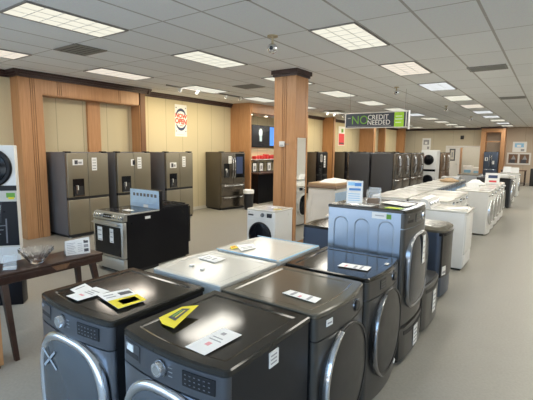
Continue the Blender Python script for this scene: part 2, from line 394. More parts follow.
    if handle:
        hm = MB(); t0, t1 = (PI * .60, PI * 1.40)
        loops = []
        for i in range(25):
            t = t0 + (t1 - t0) * i / 24; e = math.sin(PI * i / 24) ** .5 * .05 + .004
            p = []
            for s, y in ((1.012, -.004), (1.010, -.026), (1.0, -.034), (1 - e * 1.2, -.036), (1 - e * 1.9, -.026)):
                cx, sz = math.cos(t), math.sin(t)
                p.append((door_x + a * s * abs(cx) ** (2 / ex) * (1 if cx > 0 else -1), yb + y, door_z + b_ * s * abs(sz) ** (2 / ex) * (1 if sz > 0 else -1)))
            loops.append(p)
        hm.loft(loops, M[handle]); hm.build('door_handle', do)
    if door_tag:
        s = MB(); x0, z0_, x1, z1_ = door_tag; s.box(x0, yb - .042, z0_, x1, yb - .0395, z1_, M['paper'])
        for k in range(4): s.box(x0 + .008, yb - .0425, z0_ + (z1_ - z0_) * (.15 + .2 * k), x1 - .012, yb - .0415, z0_ + (z1_ - z0_) * (.15 + .2 * k) + .008, M['gray_ink'])
        tag(s.build('price_tag', root), 'white printed price tag on the door')
    if panel_tag is not None:
        s = MB(); quad_on(s, panel_tag - .03, zc - .01, panel_tag + .03, zc + .03, -hd - .008, M['paper'], .0015, w, bow); quad_on(s, panel_tag - .022, zc + .003, panel_tag + .02, zc + .012, -hd - .0095, M['gray_ink'], .001, w, bow)
        s.build('sticker', root)
    if side_tag:
        y0, z1_, ww, hh = side_tag; s = MB(); s.box(hw - .004, y0, z1_, hw + .0015, y0 + ww, z1_ + hh, M['paper'])
        for k in range(3): s.box(hw + .001, y0 + .01, z1_ + hh * (.2 + .25 * k), hw + .0022, y0 + ww - .015, z1_ + hh * (.2 + .25 * k) + .007, M['gray_ink'])
        s.build('side_sticker', root)
    if feet:
        for sx in (-1, 1):
            for sy in (-1, 1):
                fm = MB(); fm.cyl((sx * (hw - .06), sy * (hd - .06), 0), (sx * (hw - .06), sy * (hd - .06), z0 + .01), .025, .02, M['rubber'], 10); fm.build('foot', root)
    return root

def sheet(name, pts, z, m, label, cat, prints=(), group=None, thick=.0016):
    """a sheet lying on a top; prints are (u0,v0,u1,v1,material) in the quad's own frame"""
    c = [sum(p[0] for p in pts) / len(pts), sum(p[1] for p in pts) / len(pts)]
    mb = MB(); P = [(x - c[0], y - c[1]) for x, y in pts]
    ar = sum(P[i][0] * P[(i + 1) % len(P)][1] - P[(i + 1) % len(P)][0] * P[i][1] for i in range(len(P)))
    mb.prism(P if ar > 0 else P[::-1], 0, thick, m)
    q = [Vector(p) for p in P[:4]]
    for u0, v0, u1, v1, pm in prints:
        f = lambda u, v: (q[0] * (1 - u) + q[1] * u) * (1 - v) + (q[3] * (1 - u) + q[2] * u) * v
        k = [f(u0, v0), f(u1, v0), f(u1, v1), f(u0, v1)]; pp = [(p.x, p.y) for p in k]
        a2 = sum(pp[i][0] * pp[(i + 1) % 4][1] - pp[(i + 1) % 4][0] * pp[i][1] for i in range(4))
        mb.prism(pp if a2 > 0 else pp[::-1], thick, thick + .0006, pm)
    o = mb.build(name); o.location = (c[0], c[1], z)
    return tag(o, label, cat, group)

# ================================================================== THE SHOP
XL, XR, YF, YB = -8.85, 4.6, -2.4, 28.9
fl = MB(); fl.box(XL - .3, YF - .2, -.1, XR + .3, 32.2, 0, M['floor']); struct('floor', fl)
ce = MB(); ce.box(XL - .3, YF - .2, CEIL, XR + .3, 32.2, CEIL + .1, M['ceiling']); struct('ceiling', ce)
w = MB(); w.box(XL - .2, YF, 0, XL, YB, CEIL, M['wall']); struct('wall_left', w)
w = MB(); w.box(XR, YF, 0, XR + .2, YB, CEIL, M['pale_wall']); struct('wall_right', w)
w = MB()   # rear wall with the doorway to the stock room
w.box(XL, YB, 0, -5.79, YB + .15, CEIL, M['wall_back']); w.box(-5.79, YB, 2.14, -3.75, YB + .15, CEIL, M['wall_back']); w.box(-3.75, YB, 0, -2.42, YB + .15, CEIL, M['wall_back'])
w.box(-2.42, YB, 0, XR, YB + .15, CEIL, M['wall_pink']); struct('wall_back', w)
w = MB(); w.box(-7, 32.0, 0, -2, 32.15, CEIL, M['plain']); w.box(-7.1, YB + .15, 0, -7, 32.1, CEIL, M['plain']); w.box(-2.1, YB + .15, 0, -2, 32.0, CEIL, M['plain']); struct('wall_stockroom', w)
# shop front behind the camera: sill, head and mullions with the openings that let daylight in
w = MB(); w.box(XL, YF - .15, 0, XR, YF, .25, M['plain']); w.box(XL, YF - .15, 3.0, XR, YF, CEIL, M['pale_wall'])
x = XL
while x < XR + .1: w.box(x - .04, YF - .12, .25, x + .04, YF - .02, 2.95, M['mullion']); x += 1.5563
w.box(XL, YF - .11, 2.2, XR, YF - .03, 2.26, M['mullion']); struct('wall_front', w)
w = MB(); w.box(-30, -30, -.14, 30, YF - .2, -.1, M['paving']); struct('pavement', w)
w = MB(); w.box(-40, -34, -.1, 40, -30, 5.0, M['far_building'])
for k_ in range(-9, 9): w.box(k_ * 4 + .4, -30, .6, k_ * 4 + 3.2, -29.95, 3.2, M['black_glass'])
struct('street_building', w)

# crown moulding
def crown(mb, x0, y0, x1, y1, out):
    """dark stepped moulding along a wall line; out = direction it projects"""
    for d, z0, z1 in ((.10, CEIL - .045, CEIL - .001), (.075, CEIL - .09, CEIL - .045), (.05, CEIL - .125, CEIL - .09)):
        ax, ay = out[0] * d, out[1] * d
        mb.box(min(x0, x1, x0 + ax), min(y0, y1, y0 + ay), z0, max(x0, x1, x0 + ax), max(y0, y1, y0 + ay), z1, M['crown'])
c = MB(); crown(c, XL, YF, XL, 3.74, (1, 0)); crown(c, -8.5, 3.74, -8.5, 6.76, (1, 0)); crown(c, XL, 3.74, -8.4, 3.74, (0, -1)); crown(c, XL, 6.76, -8.4, 6.76, (0, 1))
crown(c, XL, 6.76, XL, 10.45, (1, 0)); crown(c, XL, 14.2, XL, YB, (1, 0)); crown(c, XL, YB, -3.75, YB, (0, -1)); struct('trim_1', c)

def boards(mb, axis, a0, a1, fixed, z0, z1, out, gaps, t=.02, gw=.012):
    """vertical veneer boards with open grooves at gaps (absolute positions) on a face"""
    e = [a0] + sorted(gaps) + [a1]
    for i in range(len(e) - 1):
        p = e[i] + (gw / 2 if i else 0); q = e[i + 1] - (gw / 2 if i < len(e) - 2 else 0)
        lo, hi = sorted((fixed, fixed + out * t))
        if axis == 'x': mb.box(p, lo, z0, q, hi, z1, M['oak'])
        else: mb.box(lo, p, z0, hi, q, z1, M['oak'])

# oak surround of the refrigerator niche on the side wall
t = MB()
t.box(XL, 3.78, 0, -8.54, 4.20, CEIL - .12, M['oak_groove']); t.box(XL, 6.58, 0, -8.50, 6.72, CEIL - .12, M['oak_groove']); t.box(XL, 4.20, 2.92, -8.54, 6.56, CEIL - .12, M['oak_groove'])
boards(t, 'y', 3.781, 4.21, -8.54, 0, CEIL - .12, 1, [3.98, 4.02, 4.06]); boards(t, 'y', 6.581, 6.719, -8.54, 0, CEIL - .12, 1, []); boards(t, 'x', XL, -8.52, 6.58, 0, 2.92, -1, [])
boards(t, 'y', 4.21, 6.55, -8.54, 2.92, CEIL - .12, 1, [4.52, 4.56, 4.60, 5.98, 6.02])
boards(t, 'x', XL, -8.52, 3.78, 0, CEIL - .12, -1, []); boards(t, 'x', XL, -8.52, 6.72, 0, CEIL - .12, 1, [])
boards(t, 'x', XL, -8.54, 4.20, 0, 2.92, 1, []); t.box(XL, 4.21, 2.905, -8.54, 6.55, 2.92, M['oak'])
struct('trim_2', t)
t = MB(); t.box(XL, 5.33, 0, -8.78, 5.64, 2.9, M['oak']); t.box(XL, 4.24, 0, XL + .03, 4.36, 2.9, M['plain']); struct('trim_3', t)

# oak wing and header of the television alcove
t = MB(); t.box(XL, 10.47, 0, -8.05, 10.55, CEIL - .001, M['oak']); boards(t, 'x', XL, -8.03, 10.47, 0, CEIL - .002, -1, [-8.5])
t.box(-8.25, 10.55, 3.03, -8.03, 14.0, CEIL - .001, M['oak']); t.box(XL, 14.0, 0, -8.03, 14.2, CEIL - .001, M['oak']); t.box(XL, 10.55, 3.03, -8.25, 14.0, 3.05, M['plain']); struct('trim_4', t)
k = 5
for y0, y1, xf in ((17.05, 17.25, -8.30), (21.45, 21.75, -8.05), (24.4, 24.6, -8.45), (27.9, 28.1, -8.3)):
    t = MB(); t.box(XL, y0 + .02, 0, xf - .02, y1 - .02, CEIL - .001, M['oak_groove']); boards(t, 'x', XL, xf, y0 + .02, 0, CEIL - .001, -1, []); boards(t, 'y', y0, y1, xf - .02, 0, CEIL - .001, 1, []); struct('trim_%d' % k, t); k += 1

# free-standing oak column with dark capital
t = MB(); t.box(-4.39, 6.51, 0, -3.96, 6.93, CEIL - .001, M['oak_groove'])
boards(t, 'x', -4.41, -3.94, 6.51, 0, CEIL - .10, -1, [-4.22, -4.18, -4.14]); boards(t, 'x', -4.41, -3.94, 6.93, 0, CEIL - .10, 1, [-4.22, -4.18, -4.14])
boards(t, 'y', 6.511, 6.929, -3.96, 0, CEIL - .10, 1, [6.82, 6.86] if False else [6.86]); boards(t, 'y', 6.511, 6.929, -4.39, 0, CEIL - .10, -1, [6.72])
t.box(-4.46, 6.44, CEIL - .075, -3.89, 7.0, CEIL - .001, M['crown']); t.box(-4.435, 6.465, CEIL - .12, -3.915, 6.975, CEIL - .075, M['crown'])
struct('column', t)
m = MB(); m.box(-3.938, 6.57, .10, -3.932, 6.90, 2.09, M['mirror']); mo = tag(m.build('wall_mirror'), 'tall narrow mirror fixed to the side of the oak column', 'mirror')
f_ = MB()
for a, b in ((6.90, 6.935),): f_.box(-3.938, a, .10, -3.925, b, 2.10, M['oak'])
f_.box(-3.938, 6.57, 2.09, -3.925, 6.9, 2.10, M['oak']); f_.build('mirror_frame', mo)
b = MB(); b.rbox(-4.265, 6.447, 1.92, -4.155, 6.488, 2.02, .008, M['white_plastic']); b.box(-4.25, 6.444, 1.935, -4.17, 6.449, 1.955, M['gray_ink'])
bo = tag(b.build('thermostat_guard'), 'small white plastic box screwed to the front of the oak column', 'thermostat'); s = MB(); s.tube([(-4.155, 6.47, 1.97), (-4.10, 6.482, 1.965), (-4.07, 6.482, 1.968)], .006, M['gray_ink'], 6); s.build('lock_tab', bo)

# rear oak niche for one dark refrigerator
t = MB(); YN = 28.0
t.box(-3.70, YN, 0, -3.44, YB, CEIL - .001, M['oak']); t.box(-2.64, YN, 0, -2.42, YB, CEIL - .001, M['oak']); t.box(-3.44, YN, 3.0, -2.64, YB, CEIL - .001, M['oak']); t.box(-3.44, 28.6, 0, -2.64, YB - .01, 3.0, M['wall_pink'])
t.box(-3.74, YN - .04, CEIL - .1, -2.38, YN, CEIL - .001, M['crown']); t.box(-3.44, YN + .03, 2.42, -2.64, YN + .08, 2.47, M['oak']); struct('trim_%d' % k, t)

# doorway: frame, open glazed leaf
t = MB(); t.box(-5.85, YB - .03, 0, -5.75, YB, 2.2, M['white_frame']); t.box(-3.80, YB - .03, 0, -3.71, YB, 2.2, M['white_frame']); t.box(-5.75, YB - .03, 2.1, -3.80, YB, 2.2, M['white_frame']); t.box(-5.05, YB - .03, 0, -4.97, YB, 2.1, M['white_frame']); struct('trim_20', t)
d = MB(); d.box(-5.74, YB - .02, .01, -5.06, YB + .03, 2.08, M['white_frame']); dd = struct('door_1', d)
d = MB(); d.box(-5.60, YB - .035, 1.22, -5.25, YB - .021, 2.0, M['dark_ink']); d.box(-5.53, YB - .04, 1.3, -5.32, YB - .035, 1.92, M['plain']); d.box(-5.47, YB - .045, 1.45, -5.38, YB - .04, 1.78, M['gray_ink']); d.build('door_window', dd)
d = MB(); d.cyl((-5.14, YB - .02, 1.0), (-5.14, YB - .09, 1.0), .03, .03, M['satin']); d.build('door_handle', dd)
d = MB(); d.box(-5.05, YB + .16, .01, -5.0, YB + 1.0, 2.08, M['oak']); struct('door_2', d)
t = MB(); t.box(XL, 6.76, 0, XL + .02, 10.04, .09, M['plain']); struct('baseboard_left', t)

# ------------------------------------------------------------------ ceiling lights, vents, cameras
ORD = ['first', 'second', 'third', 'fourth', 'fifth', 'sixth', 'seventh', 'eighth', 'ninth', 'tenth', 'eleventh', 'twelfth']
def make_light(label, kind, loc):
    r = empty('ceiling_light', label, 'ceiling light', loc, 0, 'recessed fluorescent ceiling lights')
    return r
shared = {}; tubes = {}
for kind in ('day', 'warm', 'cool'):
    fr = MB()
    for a in ((0, 0, .61, .022), (0, 1.197, .61, 1.219), (0, .022, .022, 1.197), (.588, .022, .61, 1.197)): fr.box(a[0], a[1], -.012, a[2], a[3], 0, M['frame_gray'])
    di = MB(); di.box(.022, .022, -.006, .588, 1.197, -.001, LAMP[kind])
    lv = MB()
    for i in range(1, 3): lv.box(.022 + .566 * i / 3 - .004, .022, -.009, .022 + .566 * i / 3 + .004, 1.197, -.006, M['white_plastic'])
    for i in range(1, 6): lv.box(.022, .022 + 1.175 * i / 6 - .004, -.009, .588, .022 + 1.175 * i / 6 + .004, -.006, M['white_plastic'])
    shared[kind] = [(n, mb.build(n)) for n, mb in (('frame', fr), ('diffuser', di), ('louver', lv))]
used = set()
rows = {-2: 'added unseen far row beyond the aisle,', -1: 'added unseen row over the open aisle', 0: 'row beside the open aisle', 1: 'row over the column', 2: 'row along the oak wall'}  # rows over and beyond the aisle are unseen, added to brighten its floor
for c_ in (-2, -1, 0, 1, 2):
    n0 = -1
    for n in range(n0, 10):
        kind = 'day'
        if (c_, n) in ((2, -1), (2, 0), (0, 1), (0, 4)): kind = 'warm'
        if (c_, n) in ((0, 2), (0, 5), (0, 6), (1, 5), (0, 8)): kind = 'cool'
        X, Y = -2.589 - 2.49 * c_, 4.53 + 2.438 * n
        r = empty('ceiling_light', '%s lit ceiling panel from the shop front, %s' % (ORD[n - n0], rows[c_]), 'ceiling light', (X, Y, CEIL), 0, 'recessed fluorescent ceiling lights')
        for nm, o in shared[kind]:
            if (kind, nm) not in used: used.add((kind, nm)); o.parent = r
            else:
                q = o.copy(); COL.objects.link(q); q.parent = r
        if kind not in tubes:
            Lt = bpy.data.lights.new('fluorescent_tubes', 'AREA'); Lt.shape = 'RECTANGLE'; Lt.size = .56; Lt.size_y = 1.17; Lt.energy = 17.5; Lt.color = {'day': (1, .95, .84), 'warm': (1, .88, .74), 'cool': (.90, .95, 1)}[kind]; tubes[kind] = Lt
        lo = bpy.data.objects.new('fluorescent_tubes', tubes[kind]); COL.objects.link(lo); lo.parent = r; lo.location = (.305, .61, -.016)

def vent(X, Y, w_, d_, label):
    r = empty('ceiling_vent', label, 'air vent', (X, Y, CEIL), 0, 'ceiling air vents')
    f = MB()
    for a in ((0, 0, w_, .03), (0, d_ - .03, w_, d_), (0, .03, .03, d_ - .03), (w_ - .03, .03, w_, d_ - .03)): f.box(a[0], a[1], -.014, a[2], a[3], 0, M['vent'])
    f.build('frame', r); g = MB(); g.box(.03, .03, -.003, w_ - .03, d_ - .03, -.001, M['vent_dark']); g.build('backing', r)
    s = MB(); n = 6
    for i in range(n):
        y = .05 + (d_ - .1) * i / (n - 1); s.add([(.03, y - .02, -.004), (w_ - .03, y - .02, -.004), (w_ - .03, y + .012, -.016), (.03, y + .012, -.016), (.03, y - .02, -.002), (w_ - .03, y - .02, -.002), (w_ - .03, y + .012, -.013), (.03, y + .012, -.013)], [(0, 1, 2, 3), (7, 6, 5, 4), (0, 4, 5, 1), (1, 5, 6, 2), (2, 6, 7, 3), (3, 7, 4, 0)], M['vent'])
    s.build('grille', r)
vent(-6.28, 3.30, .62, .50, 'grey ceiling vent between two lit panels above the oak niche')
vent(-1.37, 8.00, .60, .44, 'wide grey ceiling vent beside the aisle lights, larger of two')
vent(-1.34, 12.8, .62, .5, 'thin grey ceiling vent beyond the larger vent over the open aisle')
vent(-6.30, 7.50, .6, .5, 'dark ceiling vent between the oak column and the poster wall')
vent(-7.25, 14.0, .6, .6, 'dark ceiling vent beyond the column close to the hanging sign')

def dome(X, Y, label, s=1.0):
    r = empty('security_camera', label, 'camera', (X, Y, CEIL), 0, 'ceiling cameras')
    a = MB(); a.cyl((0, 0, 0), (0, 0, -.015), .07 * s, .07 * s, M['tan_mount'], 18); a.cyl((0, 0, -.015), (0, 0, -.10 * s), .014, .014, M['tan_mount'], 10); a.build('mount', r)
    b = MB(); pr = [(.006, -.22), (.03, -.218), (.05, -.203), (.062, -.18), (.066, -.155), (.060, -.128), (.045, -.108), (.02, -.098), (.006, -.096)]
    b.lathe([(p * s, z * s) for p, z in pr], M['chrome'], 18); b.build('housing', r)
    l = MB(); l.cyl((.02 * s, -.058 * s, -.165 * s), (.025 * s, -.072 * s, -.168 * s), .026 * s, .022 * s, M['black_glass'], 14); l.build('lens', r)
dome(-3.10, 4.50, 'silver ball camera on tan mount between two panels ahead of the column')
dome(-3.10, 9.60, 'small silver ball camera hanging above the hanging dark sign', .8)
dome(-2.99, 14.4, 'tiny ball camera hanging past the end of the dark sign', .8)
dome(-2.97, 19.2, 'tiniest ball camera hanging over the rear islands', .8)

def track(pts, label):
    r = empty('track_spotlight', label, 'spotlight', (0, 0, 0), 0, 'wall-washing spotlights')
    y0, y1 = pts[0][1], pts[-1][1]; X = pts[0][0]
    b = MB(); b.box(X - .02, y0 - .45, CEIL - .03, X + .02, y1 + .12, CEIL - .001, M['black_matte'] if False else M['frame_gray']); b.build('track', r)
    for (X, Y) in pts:
        h = MB(); h.cyl((X, Y, CEIL - .03), (X - .05, Y, CEIL - .10), .030, .038, M['white_plastic'], 14); ho = h.build('lamp_head', r)
        l = MB(); l.cyl((X - .05, Y, CEIL - .1005), (X - .0515, Y, CEIL - .103), .034, .032, LAMP['spot'], 14); l.build('lens', ho)
        L = bpy.data.lights.new('wall_spot', 'SPOT'); L.energy = 30; L.color = (1.0, .82, .50); L.spot_size = math.radians(150); L.spot_blend = 1.0; L.shadow_soft_size = .05
        lo = bpy.data.objects.new('spot_bulb', L); COL.objects.link(lo); lo.parent = r; lo.location = (X - .06, Y, CEIL - .15)
        lo.rotation_euler = Vector((-1.0, 0, -1.3)).to_track_quat('-Z', 'Y').to_euler()
track([(-7.47, 6.98), (-7.43, 7.51)], 'pair of small lit spotlights near the crown before the round-logo poster')
track([(-7.38, 8.57), (-7.33, 9.11)], 'pair of small lit spotlights near the crown above the french-door refrigerator')
track([(-7.35, 14.6), (-7.35, 15.2), (-7.32, 16.0)], 'row of three small spotlights just past the column top')
track([(-7.3, 18.6), (-7.3, 19.4)], 'pair of small spotlights above the red wall poster')
track([(-7.3, 22.2), (-7.3, 25.4)], 'two far small spotlights close to the rear corner')
# little downlights in the alcove soffit
for i, (X, Y) in enumerate(((-8.5, 11.1), (-8.5, 12.0))):
    a = MB(); a.cyl((X, Y, 3.0299), (X, Y, 3.018), .07, .07, M['white_plastic'], 16); ao = tag(a.build('downlight'), ['round downlight in the alcove soffit beside the oak wing', 'round downlight in the alcove soffit above the television'][i], 'downlight', 'alcove downlights')
    l = MB(); l.cyl((X, Y, 3.0179), (X, Y, 3.014), .05, .05, LAMP['spot'], 16); l.build('lens', ao)
    L = bpy.data.lights.new('down_spot', 'SPOT'); L.energy = 60; L.color = (1, .85, .62); L.spot_size = math.radians(110); L.spot_blend = .6; L.shadow_soft_size = .05
    lo = bpy.data.objects.new('bulb', L); COL.objects.link(lo); lo.parent = ao; lo.location = (X, Y, 3.005)

r = empty('added_stock_room_lamp', 'added unseen lamp panel on the stock room ceiling behind the doorway', 'ceiling light', (-4.6, 30.0, CEIL))  # unseen lamp, added to brighten the stock room behind the doorway
a = MB(); a.box(-.3, -.6, -.012, .3, .6, 0, M['frame_gray']); a.build('frame', r); a = MB(); a.box(-.28, -.58, -.016, .28, .58, -.0121, LAMP['day']); a.build('diffuser', r)
Lt = bpy.data.lights.new('added_lamp_tubes', 'AREA'); Lt.shape = 'RECTANGLE'; Lt.size = .5; Lt.size_y = 1.1; Lt.energy = 50; Lt.color = (1, .95, .86); lo = bpy.data.objects.new('added_lamp_tubes', Lt); COL.objects.link(lo); lo.parent = r; lo.location = (0, 0, -.02)

# ================================================================== LAUNDRY MACHINES
G1 = 'graphite front loaders on the near island'
def plusx(xf, y0, y1, d): return (xf - d / 2, (y0 + y1) / 2, 0)
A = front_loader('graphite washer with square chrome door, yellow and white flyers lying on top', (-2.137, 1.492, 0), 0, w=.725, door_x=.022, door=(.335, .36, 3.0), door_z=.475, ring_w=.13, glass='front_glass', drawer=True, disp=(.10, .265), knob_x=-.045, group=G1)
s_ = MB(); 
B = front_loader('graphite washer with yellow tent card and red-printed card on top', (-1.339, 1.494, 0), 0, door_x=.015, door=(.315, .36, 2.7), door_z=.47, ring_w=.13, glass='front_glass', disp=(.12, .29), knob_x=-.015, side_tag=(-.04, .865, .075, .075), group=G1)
st = MB(); quad_on(st, -.285, .905, -.225, .94, -.336 - .008, M['paper'], .002, .686, .035); st.build('drawer_sticker', B)
C = front_loader('pewter dryer next to the washers with the silver-edged door and tag on its panel', plusx(-.981, 1.862, 2.548, .672), PI / 2, name='dryer', cat='dryer', body='pewter', side='graphite_side', top='pewter_top', ring='door_dark', glass='door_dark', door=(.300, .335, 2.15), door_z=.50, ring_w=.05, handle='chrome', drawer=False, knob_x=.13, disp=None, panel_tag=-.22, knob='black', knob_d=.45, group=G1)
D = front_loader('graphite dryer standing against the tall raised machine, round silver-edged door', plusx(-.981, 2.618, 3.304, .672), PI / 2, name='dryer', cat='dryer', body='pewter', side='graphite', top='graphite_top', ring='door_dark', glass='door_dark', door=(.300, .335, 2.15), door_z=.50, ring_w=.05, handle='dark_chrome', drawer=False, knob_x=.12, disp=(-.16, -.06), knob='black', knob_d=.45, group=G1)
s_ = MB(); s_.T = Matrix.Translation((.14, -.336 - .035 - .034, .20)) @ Matrix.Rotation(PI / 4, 4, 'Y'); s_.box(-.018, -.002, -.018, .018, 0, .018, M['paper']); s_.build('door_sticker', D)

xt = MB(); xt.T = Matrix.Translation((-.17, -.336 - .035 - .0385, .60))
for a_ in (.55, -.75): xt.T = Matrix.Translation((-.15, -.336 - .035 - .036, .66)) @ Matrix.Rotation(a_, 4, 'Y'); xt.box(-.085, -.0015, -.007, .085, 0, .007, M['reflection_pale'])  # reflection in the door glass, modelled as two pale crossed strips
tag(xt.build('reflection_cross', A), 'pale crossed reflection streaks modelled on the door glass')

def pedestal(label, loc, rz, h, w=.68, d=.66, tag_at=None):
    r = empty('laundry_pedestal', label, 'pedestal', loc, rz, 'graphite laundry pedestals'); hw, hd = w / 2, d / 2
    b = MB(); b.prism(bowed(w, d, .02, .003), .03, h, M['graphite_side']); b.build('base_cabinet', r)
    dr = MB(); lo = []
    for i in range(13):
        x = -hw + .006 + (w - .012) * i / 12; y = -hd - .022 - .02 * (1 - (x / hw) ** 2) + (.012 if i in (0, 12) else 0); lo.append([(x, y + .03, .05), (x, y, .05), (x, y, h - .02), (x, y + .03, h - .02)])
    dr.loft(lo, M['pewter']); do = dr.build('drawer', r)
    g = MB(); lo = []
    for i in range(9):
        x = -hw * .82 + w * .82 * i / 8; y = -hd - .0225 - .02 * (1 - (x / hw) ** 2); zz = h - .055 - .02 * (1 - ((i - 4) / 4) ** 2); lo.append([(x, y + .01, zz - .028), (x, y - .004, zz - .028), (x, y - .004, zz + .008), (x, y + .01, zz + .008)])
    g.loft(lo, M['black_matte']); g.build('drawer_handle', do)
    if tag_at:
        x0, z0, x1, z1 = tag_at; s = MB(); s.box(x0, -hd - .05, z0, x1, -hd - .0475, z1, M['paper'])
        for k in range(4): s.box(x0 + .01, -hd - .0512, z0 + (z1 - z0) * (.15 + .2 * k), x1 - .02, -hd - .0505, z0 + (z1 - z0) * (.15 + .2 * k) + .012, M['gray_ink'])
        tag(s.build('price_tag', r), 'white printed price tag')
    for sx in (-1, 1):
        for sy in (-1, 1):
            f = MB(); f.cyl((sx * (hw - .05), sy * (hd - .05), 0), (sx * (hw - .05), sy * (hd - .05), .04), .025, .02, M['rubber'], 10); f.build('foot', r)
    return r
pedestal('graphite drawer pedestal carrying the tall machine with arched side panel', plusx(-.97, 3.375, 4.055, .66), PI / 2, .36, tag_at=(-.02, .08, .10, .27))
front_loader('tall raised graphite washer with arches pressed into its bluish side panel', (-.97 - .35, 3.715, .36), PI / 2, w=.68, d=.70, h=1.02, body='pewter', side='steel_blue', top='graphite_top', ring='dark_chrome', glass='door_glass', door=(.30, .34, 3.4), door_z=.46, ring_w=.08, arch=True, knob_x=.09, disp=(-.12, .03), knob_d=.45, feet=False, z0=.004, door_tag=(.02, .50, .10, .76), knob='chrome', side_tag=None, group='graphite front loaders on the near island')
E_ = [o for o in COL.objects if o.get('label', '').startswith('tall raised')][0]
s_ = MB(); s_.box(-.3385 - .0035, -.20, .93, -.3385 + .001, -.07, .985, M['paper']); s_.box(-.3385 - .0042, -.24, .935, -.3385 + .001, -.20, .975, M['green_ink']); s_.box(-.343, -.18, .955, -.3385, -.10, .962, M['gray_ink']); s_.build('side_sticker', E_)
pedestal('low graphite drawer pedestal with white tag and nothing on it', plusx(-.97, 4.10, 4.76, .66), PI / 2, .52, w=.66, tag_at=(-.02, .16, .10, .40))

# dark portable dishwasher-like machine with curved front
def dark_portable():
    w_, d_, h = .65, .62, .93; hw, hd = w_ / 2, d_ / 2
    r = empty('top_load_washer', 'dark narrow top-load washer with curved front next to the white one', 'washing machine', plusx(-1.04, 5.22, 5.87, d_), PI / 2)
    b = MB(); b.prism(bowed(w_, d_, .045, .004, r=.08), .05, h - .06, M['navy_side']); b.build('cabinet', r)
    f = MB(); lo = []
    for i in range(13):
        x = -hw + .03 + (w_ - .06) * i / 12; y = -hd - .004 - .045 * (1 - (x / hw) ** 2); lo.append([(x, y + .02, .30), (x, y - .004, .30), (x, y - .004, h - .08), (x, y + .02, h - .08)])
    f.loft(lo, M['door_dark']); f.build('front_panel', r)
    f = MB(); lo = []
    for i in range(13):
        x = -hw + .01 + (w_ - .02) * i / 12; y = -hd - .006 - .045 * (1 - (x / hw) ** 2) + (.02 if i in (0, 12) else 0); lo.append([(x, y + .02, h - .10), (x, y - .008, h - .10), (x, y - .008, h - .06), (x, y + .02, h - .055)])
    f.loft(lo, M['black']); f.build('control_strip', r)
    t = MB(); o1 = bowed(w_ + .01, d_ + .005, .048, r=.08); o2 = bowed(w_, d_, .04, .05, r=.08)
    t.loft([[(x, y, h - .06) for x, y in o1], [(x, y, h - .03) for x, y in o1], [(x, y, h) for x, y in o2]], M['pewter_top']); t.build('lid', r, 20)
    t = MB(); quad_on(t, -.28, .33, -.18, .44, -hd - .012, M['paper'], .002, w_, .045); quad_on(t, -.27, .35, -.19, .38, -hd - .0145, M['gray_ink'], .001, w_, .045); t.build('sticker', r)
    for sx in (-1, 1):
        for sy in (-1, 1):
            f = MB(); f.cyl((sx * (hw - .07), sy * (hd - .07), 0), (sx * (hw - .07), sy * (hd - .07), .06), .03, .03, M['rubber'], 10); f.build('foot', r)
dark_portable()

def top_loader(label, loc, rz, h=.955, w_=.69, d_=.68):
    hw, hd = w_ / 2, d_ / 2; r = empty('top_load_washer', label, 'washing machine', loc, rz)
    b = MB(); b.rbox(-hw, -hd, .035, hw, hd, h - .03, .012, M['white']); b.build('cabinet', r)
    t = MB(); t.rbox(-hw - .004, -hd - .03, h - .045, hw + .004, hd, h, .02, M['white_top'], 3); t.build('top_panel', r)
    l = MB(); l.rbox(-hw + .06, -hd + .02, h - .004, hw - .06, hd - .19, h + .012, .005, M['white_top']); l.rbox(-.10, -hd + .005, h - .002, .10, -hd + .028, h + .01, .003, M['white_plastic']); l.build('lid', r)
    f = MB(); f.rbox(-hw + .03, -hd - .018, .26, hw - .03, -hd + .01, h - .09, .008, M['white']); f.rbox(-hw + .03, -hd - .012, .06, hw - .03, -hd + .01, .24, .006, M['white']); f.build('front_panel', r)
    c = MB(); pr = [(hd - .17, h - .002), (hd - .10, h + .13), (hd - .005, h + .15), (hd - .005, h - .002)]
    c.loft([[(-hw + .003, y, z) for y, z in pr], [(hw - .003, y, z) for y, z in pr]], M['white_plastic']); co_ = c.build('control_console', r)
    n = Vector((0, -.13, .07)).normalized()
    for x in (-.2, .0, .2):
        k = MB(); p = Vector((x, hd - .137, h + .062)); k.cyl(p, p + n * .03, .034, .028, M['chrome'], 18); k.build('knob', co_)
    p = MB(); p.T = Matrix.Translation((0, hd - .137, h + .062)) @ Matrix.Rotation(math.radians(-28), 4, 'X')
    for x in (-.28, -.1, .1, .27): p.box(x - .03, -.003, -.03, x + .03, 0, .03, M['gray_ink'])
    p.build('panel_print', co_)
    k = MB(); k.box(-hw + .03, -hd + .03, 0, hw - .03, hd - .03, .04, M['rubber']); k.build('base', r)
top_loader('white top-load washer with slanted control console beside the dark narrow washer', plusx(-1.03, 6.80, 7.49, .68), PI / 2)

# white front loaders facing the oak wall
GW = 'white front loaders on the islands'
wkw = dict(body='white', side='white', top='white_top', ring='white_plastic', glass='black_glass', knob='chrome', name='washing_machine', disp=(.08, .22), knob_x=-.02, ring_w=.13, group=GW)
W1 = front_loader('white front loader whose top carries one flyer, touching the graphite washers', (-2.036, 2.235, 0), -PI / 2, w=.66, **wkw)
W2 = dup(W1, (-2.036, 2.945, 0), -PI / 2, 'white front loader with blue edge film and yellow-marked leaflets on top')
